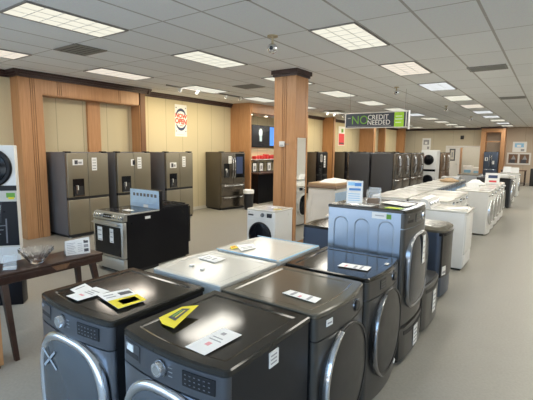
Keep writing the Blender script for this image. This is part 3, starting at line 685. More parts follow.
# back edge details on the first two
for o in (W1, W2):
    b = MB()
    for k in range(7): b.rbox(-.30 + .09 * k, .338, .90, -.25 + .09 * k, .352, .955, .004, M['gray_ink'] if k % 3 else M['dark_ink'])
    b.box(-.32, .336, .86, .32, .343, .97, M['satin']); b.build('rear_panel', o)
b = MB(); b.box(-.335, -.373, .992, -.318, .33, .9945, M['film']); b.box(.318, -.345, .992, .336, .3, .9945, M['film']); b.box(-.32, .315, .992, .32, .338, .9945, M['film']); tag(b.build('edge_film', W2), 'pale blue protective film along the top edges')
front_loader('dark blue-grey front loader half hidden behind the tall arched machine', (-2.03, 4.465, 0), -PI / 2, w=.67, body='navy_side', side='navy_side', top='graphite_top', ring='dark_chrome', glass='door_glass')
names = ['third', 'fourth', 'fifth', 'sixth', 'seventh', 'eighth', 'ninth', 'tenth', 'eleventh', 'twelfth', 'thirteenth', 'fourteenth', 'fifteenth']
i = 0
for Y in (5.2, 5.91, 6.62):
    dup(W1, (-2.12 + 0, Y, 0), -PI / 2, 'white front loader facing the oak wall, %s of its row past the tall machine' % ORD[i]); i += 1
for k_ in range(9):
    dup(W1, (-2.52, 7.98 + .70 * k_, 0), -PI / 2, 'white front loader facing the oak wall, %s of its row past the tall machine' % ORD[i]); i += 1
for k_ in range(3):
    dup(W1, (-1.80, 7.98 + .70 * k_, 0), PI / 2, 'white front loader facing the aisle, set back, %s beyond the white top-load washer' % ORD[k_])
WR = front_loader('white front loader at the head of the far aisle row, its whole side showing', (-1.436, 10.39, 0), PI / 2, **{**wkw, 'glass': 'dark_chrome', 'ring': 'chrome'})
for k_ in range(1, 5):
    dup(WR, (-1.436, 10.39 + .71 * k_, 0), PI / 2, 'white front loader in the far aisle row, %s counting from the side-showing one' % ORD[k_])
front_loader('dark front loader in the far aisle between the white row and the white end machine', (-1.40, 15.8, 0), PI / 2, body='graphite', side='graphite_side', top='graphite_top')
dup(WR, (-1.44, 19.9, 0), PI / 2, 'last white front loader at the far end of the aisle')
dup(WR, (-1.44, 17.4, 0), PI / 2, 'white front loader partly hidden by the dark one far down the aisle')
GR = front_loader('grey front loader far back in front of the dark niche refrigerator, beside its twin', (-2.6, 17.2, 0), PI / 2, body='satin', side='satin', top='pewter_top', ring='chrome', name='washing_machine')
dup(GR, (-2.6, 18.0, 0), PI / 2, 'grey front loader far back, behind its grey twin')
# compact white washer beside the column
front_loader('compact white front loader with black door standing alone before the oak column', (-3.99, 5.775, 0), 0, w=.60, d=.55, h=.85, bow=.012, body='white', side='white', top='white_top', ring='black', glass='black_glass', door=(.235, .24, 2.0), door_z=.40, ring_w=.12, panel_h=.16, knob_x=.06, disp=(.16, .27), knob='dark_chrome', knob_r=.03)
# two white machines under cardboard behind the column
wb = front_loader('white machine standing under the cardboard, its side panel turned this way', (-4.33, 8.70, 0), -PI / 2, w=.68, d=.70, h=.98, body='white', side='white', top='white_top', ring='white_plastic', glass='black_glass')
em = MB()
for a in ((-.25, .25, .25, .26), (-.25, .84, .25, .85), (-.25, .26, -.24, .84), (.24, .26, .25, .84)): em.box(.338, a[0], a[1], .343, a[2], a[3], M['white'])
em.build('side_embossing', wb)
dup(wb, (-4.33, 9.42, 0), -PI / 2, 'second white machine under the cardboard, hidden behind the first')
cb = MB(); cb.rbox(-4.70, 8.34, .982, -3.95, 9.78, 1.045, .012, M['cardboard_dark']); cb.rbox(-4.68, 8.36, 1.046, -3.97, 9.75, 1.10, .01, M['cardboard'])
tag(cb.build('cardboard_sheet'), 'stack of flattened brown cardboard lying on the two white machines', 'cardboard')
cb = MB(); cb.add([(-4.5, 8.55, 1.102), (-4.05, 8.5, 1.102), (-4.0, 9.2, 1.102), (-4.45, 9.3, 1.102), (-4.42, 8.7, 1.17), (-4.1, 8.65, 1.19), (-4.08, 9.1, 1.16), (-4.4, 9.15, 1.18)], [(3, 2, 1, 0), (0, 1, 5, 4), (1, 2, 6, 5), (2, 3, 7, 6), (3, 0, 4, 7), (4, 5, 6, 7)], M['paper'])
tag(cb.build('foam_wrap'), 'crumpled pale packing wrap on top of the cardboard', 'packaging')

# ------------------------------------------------------------------ paper on the machines
W_, Gy, Rd, Dk, Ye, Gn = M['paper'], M['gray_ink'], M['red_ink'], M['dark_ink'], M['yellow'], M['green_ink']
ZT = .9925
sheet('flyer', [(-2.397, 1.285), (-2.43, 1.404), (-2.256, 1.375), (-2.246, 1.264)], ZT, W_, 'white blank-backed flyer under the red-printed one on the square-door washer', 'flyer', [(.2, .2, .8, .26, Gy)])
sheet('flyer', [(-2.303, 1.209), (-2.174, 1.207), (-2.166, 1.41), (-2.307, 1.405)], ZT + .003, W_, 'white flyer with small red print on the square-door washer', 'flyer', [(.3, .28, .6, .36, M['pink_ink']), (.2, .5, .8, .54, Gy), (.2, .6, .7, .64, Gy), (.2, .72, .8, .76, Gy)])
sheet('energy_card', [(-2.168, 1.323), (-2.109, 1.502), (-1.865, 1.448), (-1.882, 1.272)], ZT + .0055, W_, 'half white half yellow printed card on the square-door washer', 'card', [(0, .5, 1, 1, Ye), (.55, .14, .95, .34, Dk), (.1, .15, .4, .2, Gy), (.1, .3, .4, .34, Gy), (.25, .60, .85, .88, Dk), (.3, .64, .55, .72, Gn), (.3, .76, .8, .83, Ye)])
ty = MB(); P = [(-1.619, 1.332), (-1.595, 1.473), (-1.518, 1.523), (-1.451, 1.285), (-1.55, 1.294)]; cx_, cy_ = -1.55, 1.38
zz = [.002, .022, .034, .008, .002]
vs_ = [(x - cx_, y - cy_, z) for (x, y), z in zip(P, zz)] + [(x - cx_, y - cy_, z - .0015) for (x, y), z in zip(P, zz)]
ty.add(vs_, [(4, 3, 2, 1, 0), (5, 6, 7, 8, 9)] + [(i, (i + 1) % 5, 5 + (i + 1) % 5, 5 + i) for i in range(5)], Ye)
q = [Vector(v) for v in vs_[:5]]
def patch(u0, v0, u1, v1, m_):
    a, b, c, d = q[0], q[1], q[2], q[3]; f = lambda u, v: (a * (1 - u) + b * u) * (1 - v) + (d * (1 - u) + c * u) * v + Vector((0, 0, .003)); k = [f(u0, v0), f(u1, v0), f(u1, v1), f(u0, v1)]
    ty.add(k + [p - Vector((0, 0, .001)) for p in k], [(0, 1, 2, 3), (7, 6, 5, 4), (0, 4, 5, 1), (1, 5, 6, 2), (2, 6, 7, 3), (3, 7, 4, 0)], m_)
patch(.2, .3, .8, .75, Dk); patch(.3, .38, .7, .48, Gn); patch(.3, .55, .7, .62, Ye)
to = ty.build('tent_card'); to.location = (cx_, cy_, ZT + .001); tag(to, 'folded yellow card with black print lying on the sticker-sided washer', 'card')
sheet('price_card', [(-1.282, 1.197), (-1.271, 1.447), (-1.148, 1.44), (-1.158, 1.194)], ZT, W_, 'long white card with red print on the sticker-sided washer', 'card', [(.28, .4, .40, .6, M['pink_ink']), (.5, .2, .53, .8, Gy), (.6, .2, .63, .7, Gy), (.75, .3, .85, .5, Gy)])
sheet('flyer', [(-1.305, 2.033), (-1.291, 2.111), (-1.065, 2.096), (-1.061, 2.01)], ZT, W_, 'white flyer lying on the pewter dryer next to the washers', 'flyer', [(.1, .2, .9, .3, Gy), (.1, .45, .5, .52, M['pink_ink']), (.1, .7, .9, .78, Gy)])
sheet('flyer', [(-1.285, 2.782), (-1.287, 2.884), (-1.062, 2.912), (-1.052, 2.802)], ZT, W_, 'white flyer on the dryer standing against the tall machine', 'flyer', [(.1, .2, .6, .27, M['pink_ink']), (.1, .5, .8, .58, Gy), (.1, .7, .9, .78, Gy)])
sheet('sticker', [(-1.011, 3.042), (-1.011, 3.09), (-.985, 3.095), (-.982, 3.038)], .993, W_, 'small white sticker on the front corner of the dryer by the tall machine', 'sticker', [(.2, .3, .8, .5, Gy)])
sheet('flyer', [(-2.299, 2.298), (-2.29, 2.428), (-2.095, 2.417), (-2.088, 2.278)], ZT, W_, 'pale flyer on the white front loader touching the graphite washers', 'flyer', [(.1, .2, .8, .26, Gy), (.1, .4, .6, .46, Gy), (.3, .6, .7, .7, Gy)])
sheet('leaflet', [(-2.322, 2.823), (-2.24, 2.972), (-2.114, 2.855), (-2.148, 2.68)], ZT, W_, 'white leaflet with pink and grey print beside the yellow label', 'leaflet', [(.1, .2, .6, .3, M['pink_label']), (.1, .5, .8, .58, Gy), (.2, .7, .8, .8, Gy)])
sheet('label', [(-2.326, 2.738), (-2.319, 2.80), (-2.24, 2.75), (-2.25, 2.67)], ZT + .003, Ye, 'small yellow label on the film-edged white front loader', 'label', [(.2, .3, .8, .6, M['orange_ink'])])
for i, (x, y, m_) in enumerate(((-2.05, 2.1, M['gray_ink']), (-2.18, 2.12, M['paper']))):
    d_ = MB(); d_.cyl((x, y, .9922), (x, y, .997), .022, .020, M['white_plastic'], 14); tag(d_.build('bolt_cap'), ['round white cap on the flyer-bearing white top, closer to the graphite dryer', 'round white cap on the flyer-bearing white top, closer to the oak wall'][i], 'cap')
# on the tall machine: acrylic sign, boxes and leaflets
ZE = 1.3825
r = empty('sign_holder', 'clear standing holder with blue-headed white sheet on the tall arched machine', 'sign', (-1.47, 3.50, ZE), math.radians(18))
a = MB(); a.box(-.075, -.004, .004, .075, -.0015, .215, M['acrylic']); a.box(-.075, -.05, 0, .075, .05, .004, M['acrylic']); a.build('holder', r)
a = MB(); a.box(-.072, -.0075, .005, .072, -.0045, .212, W_); a.box(-.06, -.0085, .17, .0, -.0076, .2, M['film']); a.box(-.0, -.0085, .165, .06, -.0076, .195, M['blue_ink']); a.box(-.05, -.0085, .125, .055, -.0076, .145, M['blue_ink'])
for k in range(4): a.box(-.055, -.0085, .03 + .02 * k, .05, -.0076, .036 + .02 * k, M['film'])
a.build('printed_sheet', r)
r = empty('leaflet_box', 'clear acrylic box holding brown cards beside the blue-headed sign', 'box', (-1.33, 3.62, ZE), math.radians(10)); a = MB()
a.box(-.06, -.04, 0, .06, .04, .004, M['acrylic']); a.box(-.06, -.04, 0.004, -.057, .04, .13, M['acrylic']); a.box(.057, -.04, .004, .06, .04, .13, M['acrylic']); a.box(-.057, .037, .004, .057, .04, .15, M['acrylic']); a.build('tray', r)
a = MB(); a.box(-.05, -.03, .005, .05, .03, .05, M['cardboard_dark']); a.build('card_stack', r)
sheet('leaflet', [(-1.40, 3.42), (-1.28, 3.42), (-1.27, 3.49), (-1.39, 3.49)], ZE, W_, 'white leaflet lying by the foot of the blue-headed sign', 'leaflet', [(.1, .3, .8, .45, Gy)])
sheet('flyer', [(-1.30, 3.75), (-1.03, 3.62), (-1.0, 3.85), (-1.27, 3.95)], ZE, W_, 'large pale sheet across the top of the tall arched machine', 'flyer', [(.1, .2, .8, .26, Gy), (.1, .5, .8, .56, Gy)])
sheet('label', [(-1.16, 3.42), (-1.02, 3.42), (-1.01, 3.50), (-1.15, 3.51)], ZE, M['lime'], 'green and yellow label on the front corner of the tall machine', 'label', [(.1, .3, .8, .6, Ye)])
sheet('flyer', [(-1.45, 5.33), (-1.20, 5.30), (-1.18, 5.37), (-1.43, 5.40)], .933, W_, 'white strip of paper on the dark narrow washer', 'flyer', [(.1, .3, .8, .5, Gy)])
sheet('label', [(-3.95, 5.75), (-3.85, 5.78), (-3.87, 5.85), (-3.97, 5.82)], .852, W_, 'white tag on the compact washer before the column', 'label', [(.2, .3, .8, .5, M['blue_ink'])])
sheet('label', [(-3.84, 5.66), (-3.72, 5.70), (-3.73, 5.76), (-3.85, 5.72)], .852, Ye, 'yellow tag on the compact washer before the column', 'label', [(.2, .3, .8, .5, Dk)])
def tent(loc, w_, h_, rz, label, prints=(), m=None):
    r = empty('tent_sign', label, 'sign', loc, rz, 'small standing signs on far machines'); a = MB(); d_ = .05
    a.add([(-w_ / 2, -d_, 0), (w_ / 2, -d_, 0), (w_ / 2, 0, h_), (-w_ / 2, 0, h_), (-w_ / 2, d_, 0), (w_ / 2, d_, 0)], [(0, 1, 2, 3), (3, 2, 5, 4), (0, 4, 5, 1), (0, 3, 4), (1, 5, 2)], m or W_); a.build('card', r)
    if prints:
        p = MB()
        for z0, z1, x0, x1, pm in prints:
            y = lambda z: -d_ * (1 - z / h_) - .0015
            p.add([(x0, y(z0), z0), (x1, y(z0), z0), (x1, y(z1), z1), (x0, y(z1), z1), (x0, y(z0) + .001, z0), (x1, y(z0) + .001, z0), (x1, y(z1) + .001, z1), (x0, y(z1) + .001, z1)], [(0, 1, 2, 3), (7, 6, 5, 4), (0, 4, 5, 1), (1, 5, 6, 2), (2, 6, 7, 3), (3, 7, 4, 0)], pm)
        p.build('print', r)
    return r
tent((-1.30, 12.5, .992), .34, .30, .2, 'large white standing card with blue and red print on the far aisle row', [(.16, .24, -.1, .12, M['navy_ink']), (.05, .1, -.08, .1, M['red_ink'])])
tent((-1.55, 10.9, .992), .28, .12, .5, 'low white card at the start of the far aisle row')
tent((-1.25, 19.75, .992), .28, .22, .2, 'white card on the last white machine in the aisle, its front corner')
tent((-1.55, 20.0, .992), .3, .24, -.2, 'white card on the last white machine in the aisle, its rear')
cl = MB()
cl.lathe([(.24, 0), (.25, .03), (.17, .07), (.09, .13), (.02, .14)], M['paper'], 9); co2 = cl.build('packing_bag'); co2.location = (-1.62, 11.9, .992); co2.scale = (1, .8, 1); tag(co2, 'heap of white packing plastic on the far aisle row', 'packaging')
cl = MB(); cl.lathe([(.26, 0), (.27, .04), (.15, .07), (.10, .10), (.02, .11)], M['cardboard'], 8); co2 = cl.build('packing_bag'); co2.location = (-2.4, 12.6, .992); tag(co2, 'heap of brown packing paper on the wall-facing row', 'packaging')
for i, (x, y, wd_, m_, lb) in enumerate(((-1.5, 13.2, .5, 'black_matte', 'black open carton at the end of the far aisle row'), (-2.5, 13.4, .5, 'satin', 'grey carton at the end of the wall-facing row'), (-1.4, 15.8, .45, 'paper', 'white carton lid on the dark machine far down the aisle'))):
    b = MB(); b.rbox(-wd_ / 2, -.2, 0, wd_ / 2, .2, .10 if i else .14, .008, M[m_]); o = b.build('carton'); o.location = (x, y, .992); tag(o, lb, 'carton')

# ================================================================== REFRIGERATORS
def fridge(label, loc, rz, w=.92, d=.88, h=1.775, front='taupe', side='slate_side', style='four', tag_l=True, tag_r=True, group=None, name='refrigerator', handles='bar'):
    r = empty(name, label, 'refrigerator', loc, rz, group); hw, hd = w / 2, d / 2; dy = .075; fy = -hd
    c = MB(); c.rbox(-hw, fy + dy + .012, .05, hw, hd, h - .015, .008, M[side]); c.box(-hw + .03, fy + dy + .04, 0.0, hw - .03, hd - .02, .05, M['black_matte']); c.box(-hw + .01, fy + dy, .07, hw - .01, fy + dy + .014, h - .03, M['black_matte']); c.build('cabinet', r)
    g = MB(); g.box(-hw + .01, fy + .03, .02, hw - .01, fy + dy + .03, .068, M['black_matte'])
    for sx in (-1, 1): g.cyl((sx * (hw - .03), fy + .06, 0), (sx * (hw - .03), fy + .06, .03), .02, .02, M['white_plastic'], 8)
    g.build('kick_plate', r)
    for sx in (-1, 1):
        q = MB(); q.rbox(sx * (hw - .06) - .045, fy + .02, h - .028, sx * (hw - .06) + .045, fy + dy + .10, h + .006, .006, M['black_matte']); q.build('hinge_cover', r)
    doors = {}
    def door(nm, x0, z0, x1, z1, m_=None):
        q = MB(); q.rbox(x0, fy, z0, x1, fy + dy, z1, .012, M[m_ or front], 3); o = q.build(nm, r); return o
    def bar(o, x, z0, z1, horiz=False):
        q = MB()
        if horiz: pts = [(x + t, fy - .045 * math.sin(PI * k / 8) ** .4 if 0 < k < 8 else fy, z0) for k, t in ((k, (z1) * (k / 8 - .5)) for k in range(9))]
        else: pts = [(x, (fy - .05 * math.sin(PI * k / 10) ** .5) if 0 < k < 10 else fy, z0 + (z1 - z0) * k / 10) for k in range(11)]
        q.tube(pts, .013, M['chrome'], 8); q.build('handle', o)
    def dispenser(o, x0, z0, x1, z1):
        q = MB(); q.box(x0, fy - .004, z0, x1, fy + .002, z1, M['black_glass']); q.box(x0 + .02, fy - .006, z0 + .02, x1 - .02, fy - .004, z0 + (z1 - z0) * .58, M['black_matte']); q.box(x0 + .05, fy - .03, z0 + .06, x0 + .085, fy - .006, z0 + .22, M['dark_chrome']); q.box(x0 + .015, fy - .03, z0, x1 - .015, fy - .004, z0 + .015, M['dark_chrome'])
        do = q.build('water_dispenser', o)
        s = MB(); s.box(x0 + .06, fy - .0085, z0 + (z1 - z0) * .36, x0 + .12, fy - .0065, z0 + (z1 - z0) * .62, M['paper']); s.build('sticker', do)
    gap = .004
    if style == 'four':
        zb0, zb1 = .79, .842
        dl = door('door', -hw, zb1, -gap / 2 - .012, h - .03); dr = door('door', gap / 2 - .012, zb1, hw, h - .03)
        door('door', -hw, .075, -gap / 2 - .012, zb0); door('door', gap / 2 - .012, .075, hw, zb0)
        q = MB(); q.box(-hw + .005, fy + .012, zb0 - .002, hw - .005, fy + dy, zb1 + .002, M['black_matte']); q.build('handle_recess', r)
        dispenser(dl, -hw + .10, .86, -hw + .345, 1.22)
    else:
        zs = [.075, .43, .80] if style == 'screen' else [.075, .46, .84]
        dl = door('door', -hw, zs[2] + .01, -gap / 2, h - .03); dr = door('door', gap / 2, zs[2] + .01, hw, h - .03)
        d1 = door('drawer', -hw, zs[0], hw, zs[1] - .006); d2 = door('drawer', -hw, zs[1] + .006, hw, zs[2] - .006)
        if style == 'screen':
            q = MB(); q.box(.07, fy - .004, .98, hw - .03, fy + .002, h - .06, M['black_glass']); q.box(.11, fy - .005, 1.10, hw - .10, fy - .004, 1.62, M['navy_ink']); q.build('glass_panel', dr)
            dispenser(dl, -hw + .09, 1.0, -hw + .30, 1.42)
            bar(dl, -.05, .98, 1.60); bar(dr, .04, .98, 1.60)
            for o, z in ((d1, .385), (d2, .745)): bar(o, 0, z, w * .8, True)
        else:
            bar(dl, -.055, .95, 1.66); bar(dr, .055, .95, 1.66)
            for o, z in ((d1, .40), (d2, .78)): bar(o, 0, z, w * .82, True)
    def note(x0, z0, x1, z1, nm='energy_label', pic=False):
        s = MB(); s.box(x0, fy - .003, z0, x1, fy + .001, z1, M['paper'])
        if pic: s.box(x0 + .04, fy - .0042, z0 + .02, x0 + .11, fy - .003, z1 - .02, M['dark_ink']); s.box(x0 + .12, fy - .0042, z0 + .03, x1 - .03, fy - .003, z1 - .05, M['gray_ink'])
        else:
            for k in range(4): s.box(x0 + .015, fy - .0042, z0 + (z1 - z0) * (.12 + .22 * k), x1 - .02, fy - .003, z0 + (z1 - z0) * (.18 + .22 * k), M['gray_ink'])
        s.build(nm, r)
    if tag_l: note(*tag_l, pic=True)
    if tag_r: note(*tag_r, nm='price_tag')
    return r
GF = 'taupe four-door refrigerators in and beside the oak niche'
def fx(xf, yc, d): return (xf + -d / 2, yc, 0)
TL, TR = (-.345, 1.50, -.12, 1.62), (.075, 1.38, .19, 1.65)
fridge('taupe four-door refrigerator next to the grooved oak pilaster, its grey side showing', fx(-7.945, 4.79, .90), PI / 2, d=.90, tag_l=TL, tag_r=TR, group=GF)
fridge('taupe four-door refrigerator between two of its kind in the oak niche', fx(-7.945, 5.94, .90), PI / 2, d=.90, tag_l=(-.10, 1.45, -.02, 1.6), tag_r=TR, group=GF)
fridge('taupe four-door refrigerator under the round-logo poster, beyond the black range', fx(-7.945, 7.35, .90), PI / 2, d=.90, tag_l=(-.345, 1.36, -.13, 1.50), tag_r=TR, group=GF)
fridge('french-door refrigerator with black glass screen panel standing against the oak wing', (-8.36, 9.62, 0), math.radians(80), w=.93, d=.80, side='brown_side', front='dark_stainless', style='screen', tag_l=None, tag_r=(-.20, 1.42, -.08, 1.64))
GC = 'bronze refrigerators in the central double row'
ckw = dict(w=.95, d=.88, side='charcoal_side', front='dark_stainless', style='french', tag_l=None, tag_r=None, group=GC)
CF = fridge('first refrigerator of the aisle-facing central row, its dark side turned this way', (-5.04, 14.98, 0), PI / 2, **ckw)
for i, Y in enumerate((15.96, 17.05, 18.02)):
    dup(CF, (-5.04, Y, 0), PI / 2, '%s refrigerator of the aisle-facing central row, bar handles catching light' % ORD[i + 1])
for i, Y in enumerate((14.98, 15.96, 17.05)):
    dup(CF, (-6.0, Y, 0), -PI / 2, '%s refrigerator of the wall-facing central row, back to back with the aisle-facing ones' % ORD[i])
fridge('bronze refrigerator beyond the white stacked laundry unit, dark side showing', (-5.02, 22.3, 0), PI / 2, w=.92, front='copper', side='brown_side', style='french', tag_l=None, tag_r=None)
fridge('bronze refrigerator next to the doorway, last of the rear pair', (-5.02, 23.4, 0), PI / 2, w=.92, front='copper', side='brown_side', style='french', tag_l=None, tag_r=None)
GB = 'dark refrigerators along the side wall beyond the column'
fridge('black-fronted refrigerator against the wall between the cardboard and the oak pilaster', fx(-8.0, 15.5, .84), PI / 2, w=.90, d=.84, front='black', side='brown_side', tag_l=(-.2, 1.35, -.05, 1.65), tag_r=(.1, 1.1, .25, 1.6), group=GB)
fridge('black-fronted refrigerator with white sheets under the red wall poster', fx(-8.0, 18.35, .84), PI / 2, w=.90, d=.84, front='black', side='brown_side', tag_l=(-.2, 1.4, -.05, 1.7), tag_r=(.1, 1.2, .28, 1.65), group=GB)
for i, Y in enumerate((20.0, 23.0, 25.6)):
    fridge('dark refrigerator far along the side wall, %s past the red wall poster' % ORD[i], fx(-8.0, Y, .80), PI / 2, w=.9, d=.80, front='black', side='brown_side', tag_l=None, tag_r=None, group=GB)
fridge('dark blue refrigerator inside the rear oak niche', (-3.05, 28.05, 0), 0, w=.76, d=.80, h=1.85, front='navy_side', side='navy_side', style='french', tag_l=(-.3, 1.3, -.15, 1.5), tag_r=(.1, 1.1, .2, 1.3))

# white stacked laundry unit in the central row
def stack(label, loc, rz):
    w_, d_, h = .69, .72, 1.89; hw, hd = w_ / 2, d_ / 2; r = empty('stacked_laundry_unit', label, 'stacked washer dryer', loc, rz)
    b = MB(); b.rbox(-hw, -hd, .03, hw, hd, h, .012, M['white']); b.build('cabinet', r)
    b = MB(); b.box(-hw + .03, -hd + .03, 0, hw - .03, hd - .03, .03, M['rubber']); b.build('base', r)
    for z in (.50, 1.44):
        q = MB(); q.loft([se_loop(.24 * s, .24 * s, 2, -hd + y, z) for s, y in ((1, .01), (1, -.03), (.94, -.045), (.84, -.045), (.80, -.02))], M['black'], True, False); o = q.build('door', r)
        q = MB(); q.loft([se_loop(.24 * s, .24 * s, 2, -hd + y, z) for s, y in ((.82, -.015), (.8, -.035), (.4, -.055), (.02, -.06))], M['black_glass']); q.build('door_glass', o)
    q = MB(); q.box(-hw + .02, -hd - .006, .90, hw - .02, -hd + .003, 1.0, M['black_glass']); q.build('control_panel', r)
    return r
stack('white stacked washer and dryer with two round black doors past the central refrigerators', (-4.78, 20.36, 0), 0)

# ------------------------------------------------------------------ ranges
def range_front(label, loc, rz):
    w_, d_, h = .74, .66, .915; hw, hd = w_ / 2, d_ / 2; r = empty('range', label, 'range', loc, rz)
    b = MB(); b.box(-hw + .004, -hd + .05, .05, hw - .004, hd, h - .02, M['black']); b.box(-hw + .03, -hd + .08, 0, hw - .03, hd - .02, .05, M['black_matte']); b.build('cabinet', r)
    t = MB(); t.rbox(-hw, -hd + .04, h - .022, hw, hd, h, .006, M['satin']); t.box(-hw + .012, -hd + .06, h - .001, hw - .012, hd - .012, h + .003, M['black_glass'])
    for x, y, q in ((-.19, -.12, .10), (.19, -.12, .085), (-.19, .14, .08), (.19, .14, .10)):
        t.loft([[(x + q * s * math.cos(2 * PI * k / 28), y + q * s * math.sin(2 * PI * k / 28), h + z) for k in range(28)] for s, z in ((1, .0032), (.96, .0034))], M['print_gray'], False, False)
    t.build('cooktop', r)
    c = MB(); pr = [(-hd + .06, h - .11), (-hd - .02, h - .11), (-hd + .015, h - .008), (-hd + .06, h - .004)]
    c.loft([[(-hw, y, z) for y, z in pr], [(hw, y, z) for y, z in pr]], M['satin']); cp = c.build('control_panel', r)
    n = Vector((0, -1, .34)).normalized()
    for x in (-.33, -.26, -.19, .15, .21, .27, .33):
        k = MB(); p = Vector((x, -hd - .004, h - .058)); k.cyl(p, p + n * .012, .028, .028, M['dark_chrome'], 16); k.cyl(p + n * .012, p + n * .036, .023, .02, M['chrome'], 16); k.build('knob', cp)
    k = MB(); k.T = Matrix.Translation((0, -hd - .004, h - .058)) @ Matrix.Rotation(math.radians(-19), 4, 'X'); k.box(-.12, -.004, -.03, .10, .004, .03, M['black_glass'])
    for q in range(4): k.box(-.10 + .05 * q, -.0055, -.01, -.075 + .05 * q, -.004, .004, M['print_gray'])
    k.build('display', cp)
    d_o = MB(); d_o.rbox(-hw + .004, -hd - .02, .25, hw - .004, -hd + .05, h - .125, .008, M['satin']); do = d_o.build('oven_door', r)
    g = MB(); g.box(-hw + .05, -hd - .024, .28, hw - .05, -hd - .018, h - .20, M['black_glass']); g.build('oven_window', do)
    hb = MB(); hb.cyl((-hw + .05, -hd - .065, h - .165), (hw - .05, -hd - .065, h - .165), .014, .014, M['satin'], 12)
    for x in (-hw + .07, hw - .07): hb.box(x - .012, -hd - .065, h - .178, x + .012, -hd - .018, h - .152, M['satin'])
    hb.build('handle', do)
    for x0, x1 in ((-.25, -.13), (.06, .15)):
        s = MB(); s.box(x0, -hd - .0265, .47, x1, -hd - .0245, .68, M['paper'])
        for q in range(3): s.box(x0 + .015, -hd - .0275, .48 + .07 * q, x1 - .02, -hd - .0264, .495 + .07 * q, M['gray_ink'])
        tag(s.build('price_tag', do), 'white printed tag on the oven window')
    q = MB(); q.rbox(-hw + .004, -hd - .015, .06, hw - .004, -hd + .05, .24, .008, M['satin']); q.build('drawer', r)
    s = MB(); s.box(hw - .006, .05, .80, hw - .002, .15, .84, M['paper']); s.build('side_sticker', r)
    return r
range_front('stainless-front electric range with black sides and two white tags on the oven', (-5.345, 3.83, 0), 0)
sheet('flyer', [(-5.36, 3.75), (-5.18, 3.73), (-5.16, 3.83), (-5.34, 3.85)], .9195, W_, 'white flyer lying on the black cooktop of the stainless-front range', 'flyer', [(.1, .3, .8, .5, Gy)])
def range_back(label, loc, rz):
    w_, d_, h = .74, .66, .915; hw, hd = w_ / 2, d_ / 2; r = empty('range', label, 'range', loc, rz)
    b = MB(); b.box(-hw, -hd + .03, .03, hw, hd, h - .02, M['black']); b.box(-hw + .03, -hd + .08, 0, hw - .03, hd - .02, .03, M['black_matte']); b.build('cabinet', r)
    t = MB(); t.rbox(-hw, -hd, h - .022, hw, hd - .06, h, .006, M['black']); t.build('cooktop', r)
    for x in (-.19, .19):
        g = MB()
        for y in (-.24, -.12, 0, .12, .22): g.box(x - .16, y - .007, h + .012, x + .16, y + .007, h + .028, M['black_matte'])
        for q in (-.16, 0, .15): g.box(x + q - .0, -.25, h + .001, x + q + .014, .23, h + .026, M['black_matte'])
        g.build('grate', r)
    g = MB(); g.rbox(-hw, hd - .075, h - .03, hw, hd, 1.19, .008, M['black']); g.box(-hw + .004, hd - .002, h - .1, hw - .004, hd + .002, 1.186, M['galv']); bo = g.build('backguard', r)
    p = MB(); p.box(-hw + .004, hd - .002, .07, hw - .004, hd + .003, h - .10, M['galv']); p.box(-.34, hd + .003, h + .045, .34, hd + .009, h + .055, M['galv']); p.box(-.33, hd + .003, h - .12, .33, hd + .009, h - .11, M['galv'])
    for q in range(7): p.rbox(-.31 + .09 * q, hd + .002, 1.075, -.255 + .09 * q, hd + .005, 1.125, .001, M['slate_side'])
    p.box(-.10, hd + .003, h - .02, .02, hd + .005, h + .03, M['paper']); p.build('rear_panel', r)
    f = MB(); f.rbox(-hw + .004, -hd - .02, .25, hw - .004, -hd + .04, h - .03, .008, M['black_glass']); fo = f.build('oven_door', r)
    f = MB(); f.cyl((-hw + .06, -hd - .06, h - .10), (hw - .06, -hd - .06, h - .10), .014, .014, M['satin'], 10)
    for x in (-hw + .08, hw - .08): f.box(x - .01, -hd - .06, h - .11, x + .01, -hd - .015, h - .09, M['satin'])
    f.build('handle', fo)
    return r
range_back('black range seen from behind, its bluish slotted back panel rising above the cooktop', (-5.46, 4.58, 0), PI)

# ------------------------------------------------------------------ side table with bowl, card, holder
t = empty('console_table', 'dark narrow wooden table with splayed legs beside the square-door washer', 'table', (-4.10, 1.95, 0))
b = MB(); b.rbox(-.20, -.62, .715, .20, .53, .745, .008, M['walnut']); b.build('table_top', t)
b = MB(); b.rbox(-.195, -.61, .645, -.165, .52, .716, .006, M['walnut']); b.rbox(.165, -.61, .645, .195, .52, .716, .006, M['walnut']); b.rbox(-.165, .49, .645, .165, .52, .716, .006, M['walnut']); b.rbox(-.165, -.61, .645, .165, -.58, .716, .006, M['walnut']); b.build('apron', t)
b = MB(); b.add([(.1955, -.03, .716), (.1955, .16, .716), (.1955, .12, .665), (.1955, .02, .665), (.199, -.03, .716), (.199, .16, .716), (.199, .12, .665), (.199, .02, .665)], [(0, 1, 2, 3), (7, 6, 5, 4), (0, 4, 5, 1), (1, 5, 6, 2), (2, 6, 7, 3), (3, 7, 4, 0)], M['walnut_light']); tag(b.build('inlay', t), 'lighter worn wood inlay in the apron')
for sx in (-1, 1):
    for y0, dy_ in ((-.44, -.05), (.42, .08)):
        l = MB(); a0 = (sx * .15, y0, .66); a1 = (sx * (.37 if dy_ < 0 else .24), y0 + dy_ + (.03 if dy_ < 0 else 0), 0)
        l.loft([[(a0[0] + u * .028, a0[1] + v * .028, a0[2]) for u, v in ((-1, -1), (1, -1), (1, 1), (-1, 1))], [(a1[0] + u * .018, a1[1] + v * .018, 0) for u, v in ((-1, -1), (1, -1), (1, 1), (-1, 1))]], M['walnut']); l.build('leg', t)
os_ = empty('box_stand', 'pale oak box stand under the dark table end', 'stand', (-3.83, 1.165, 0))
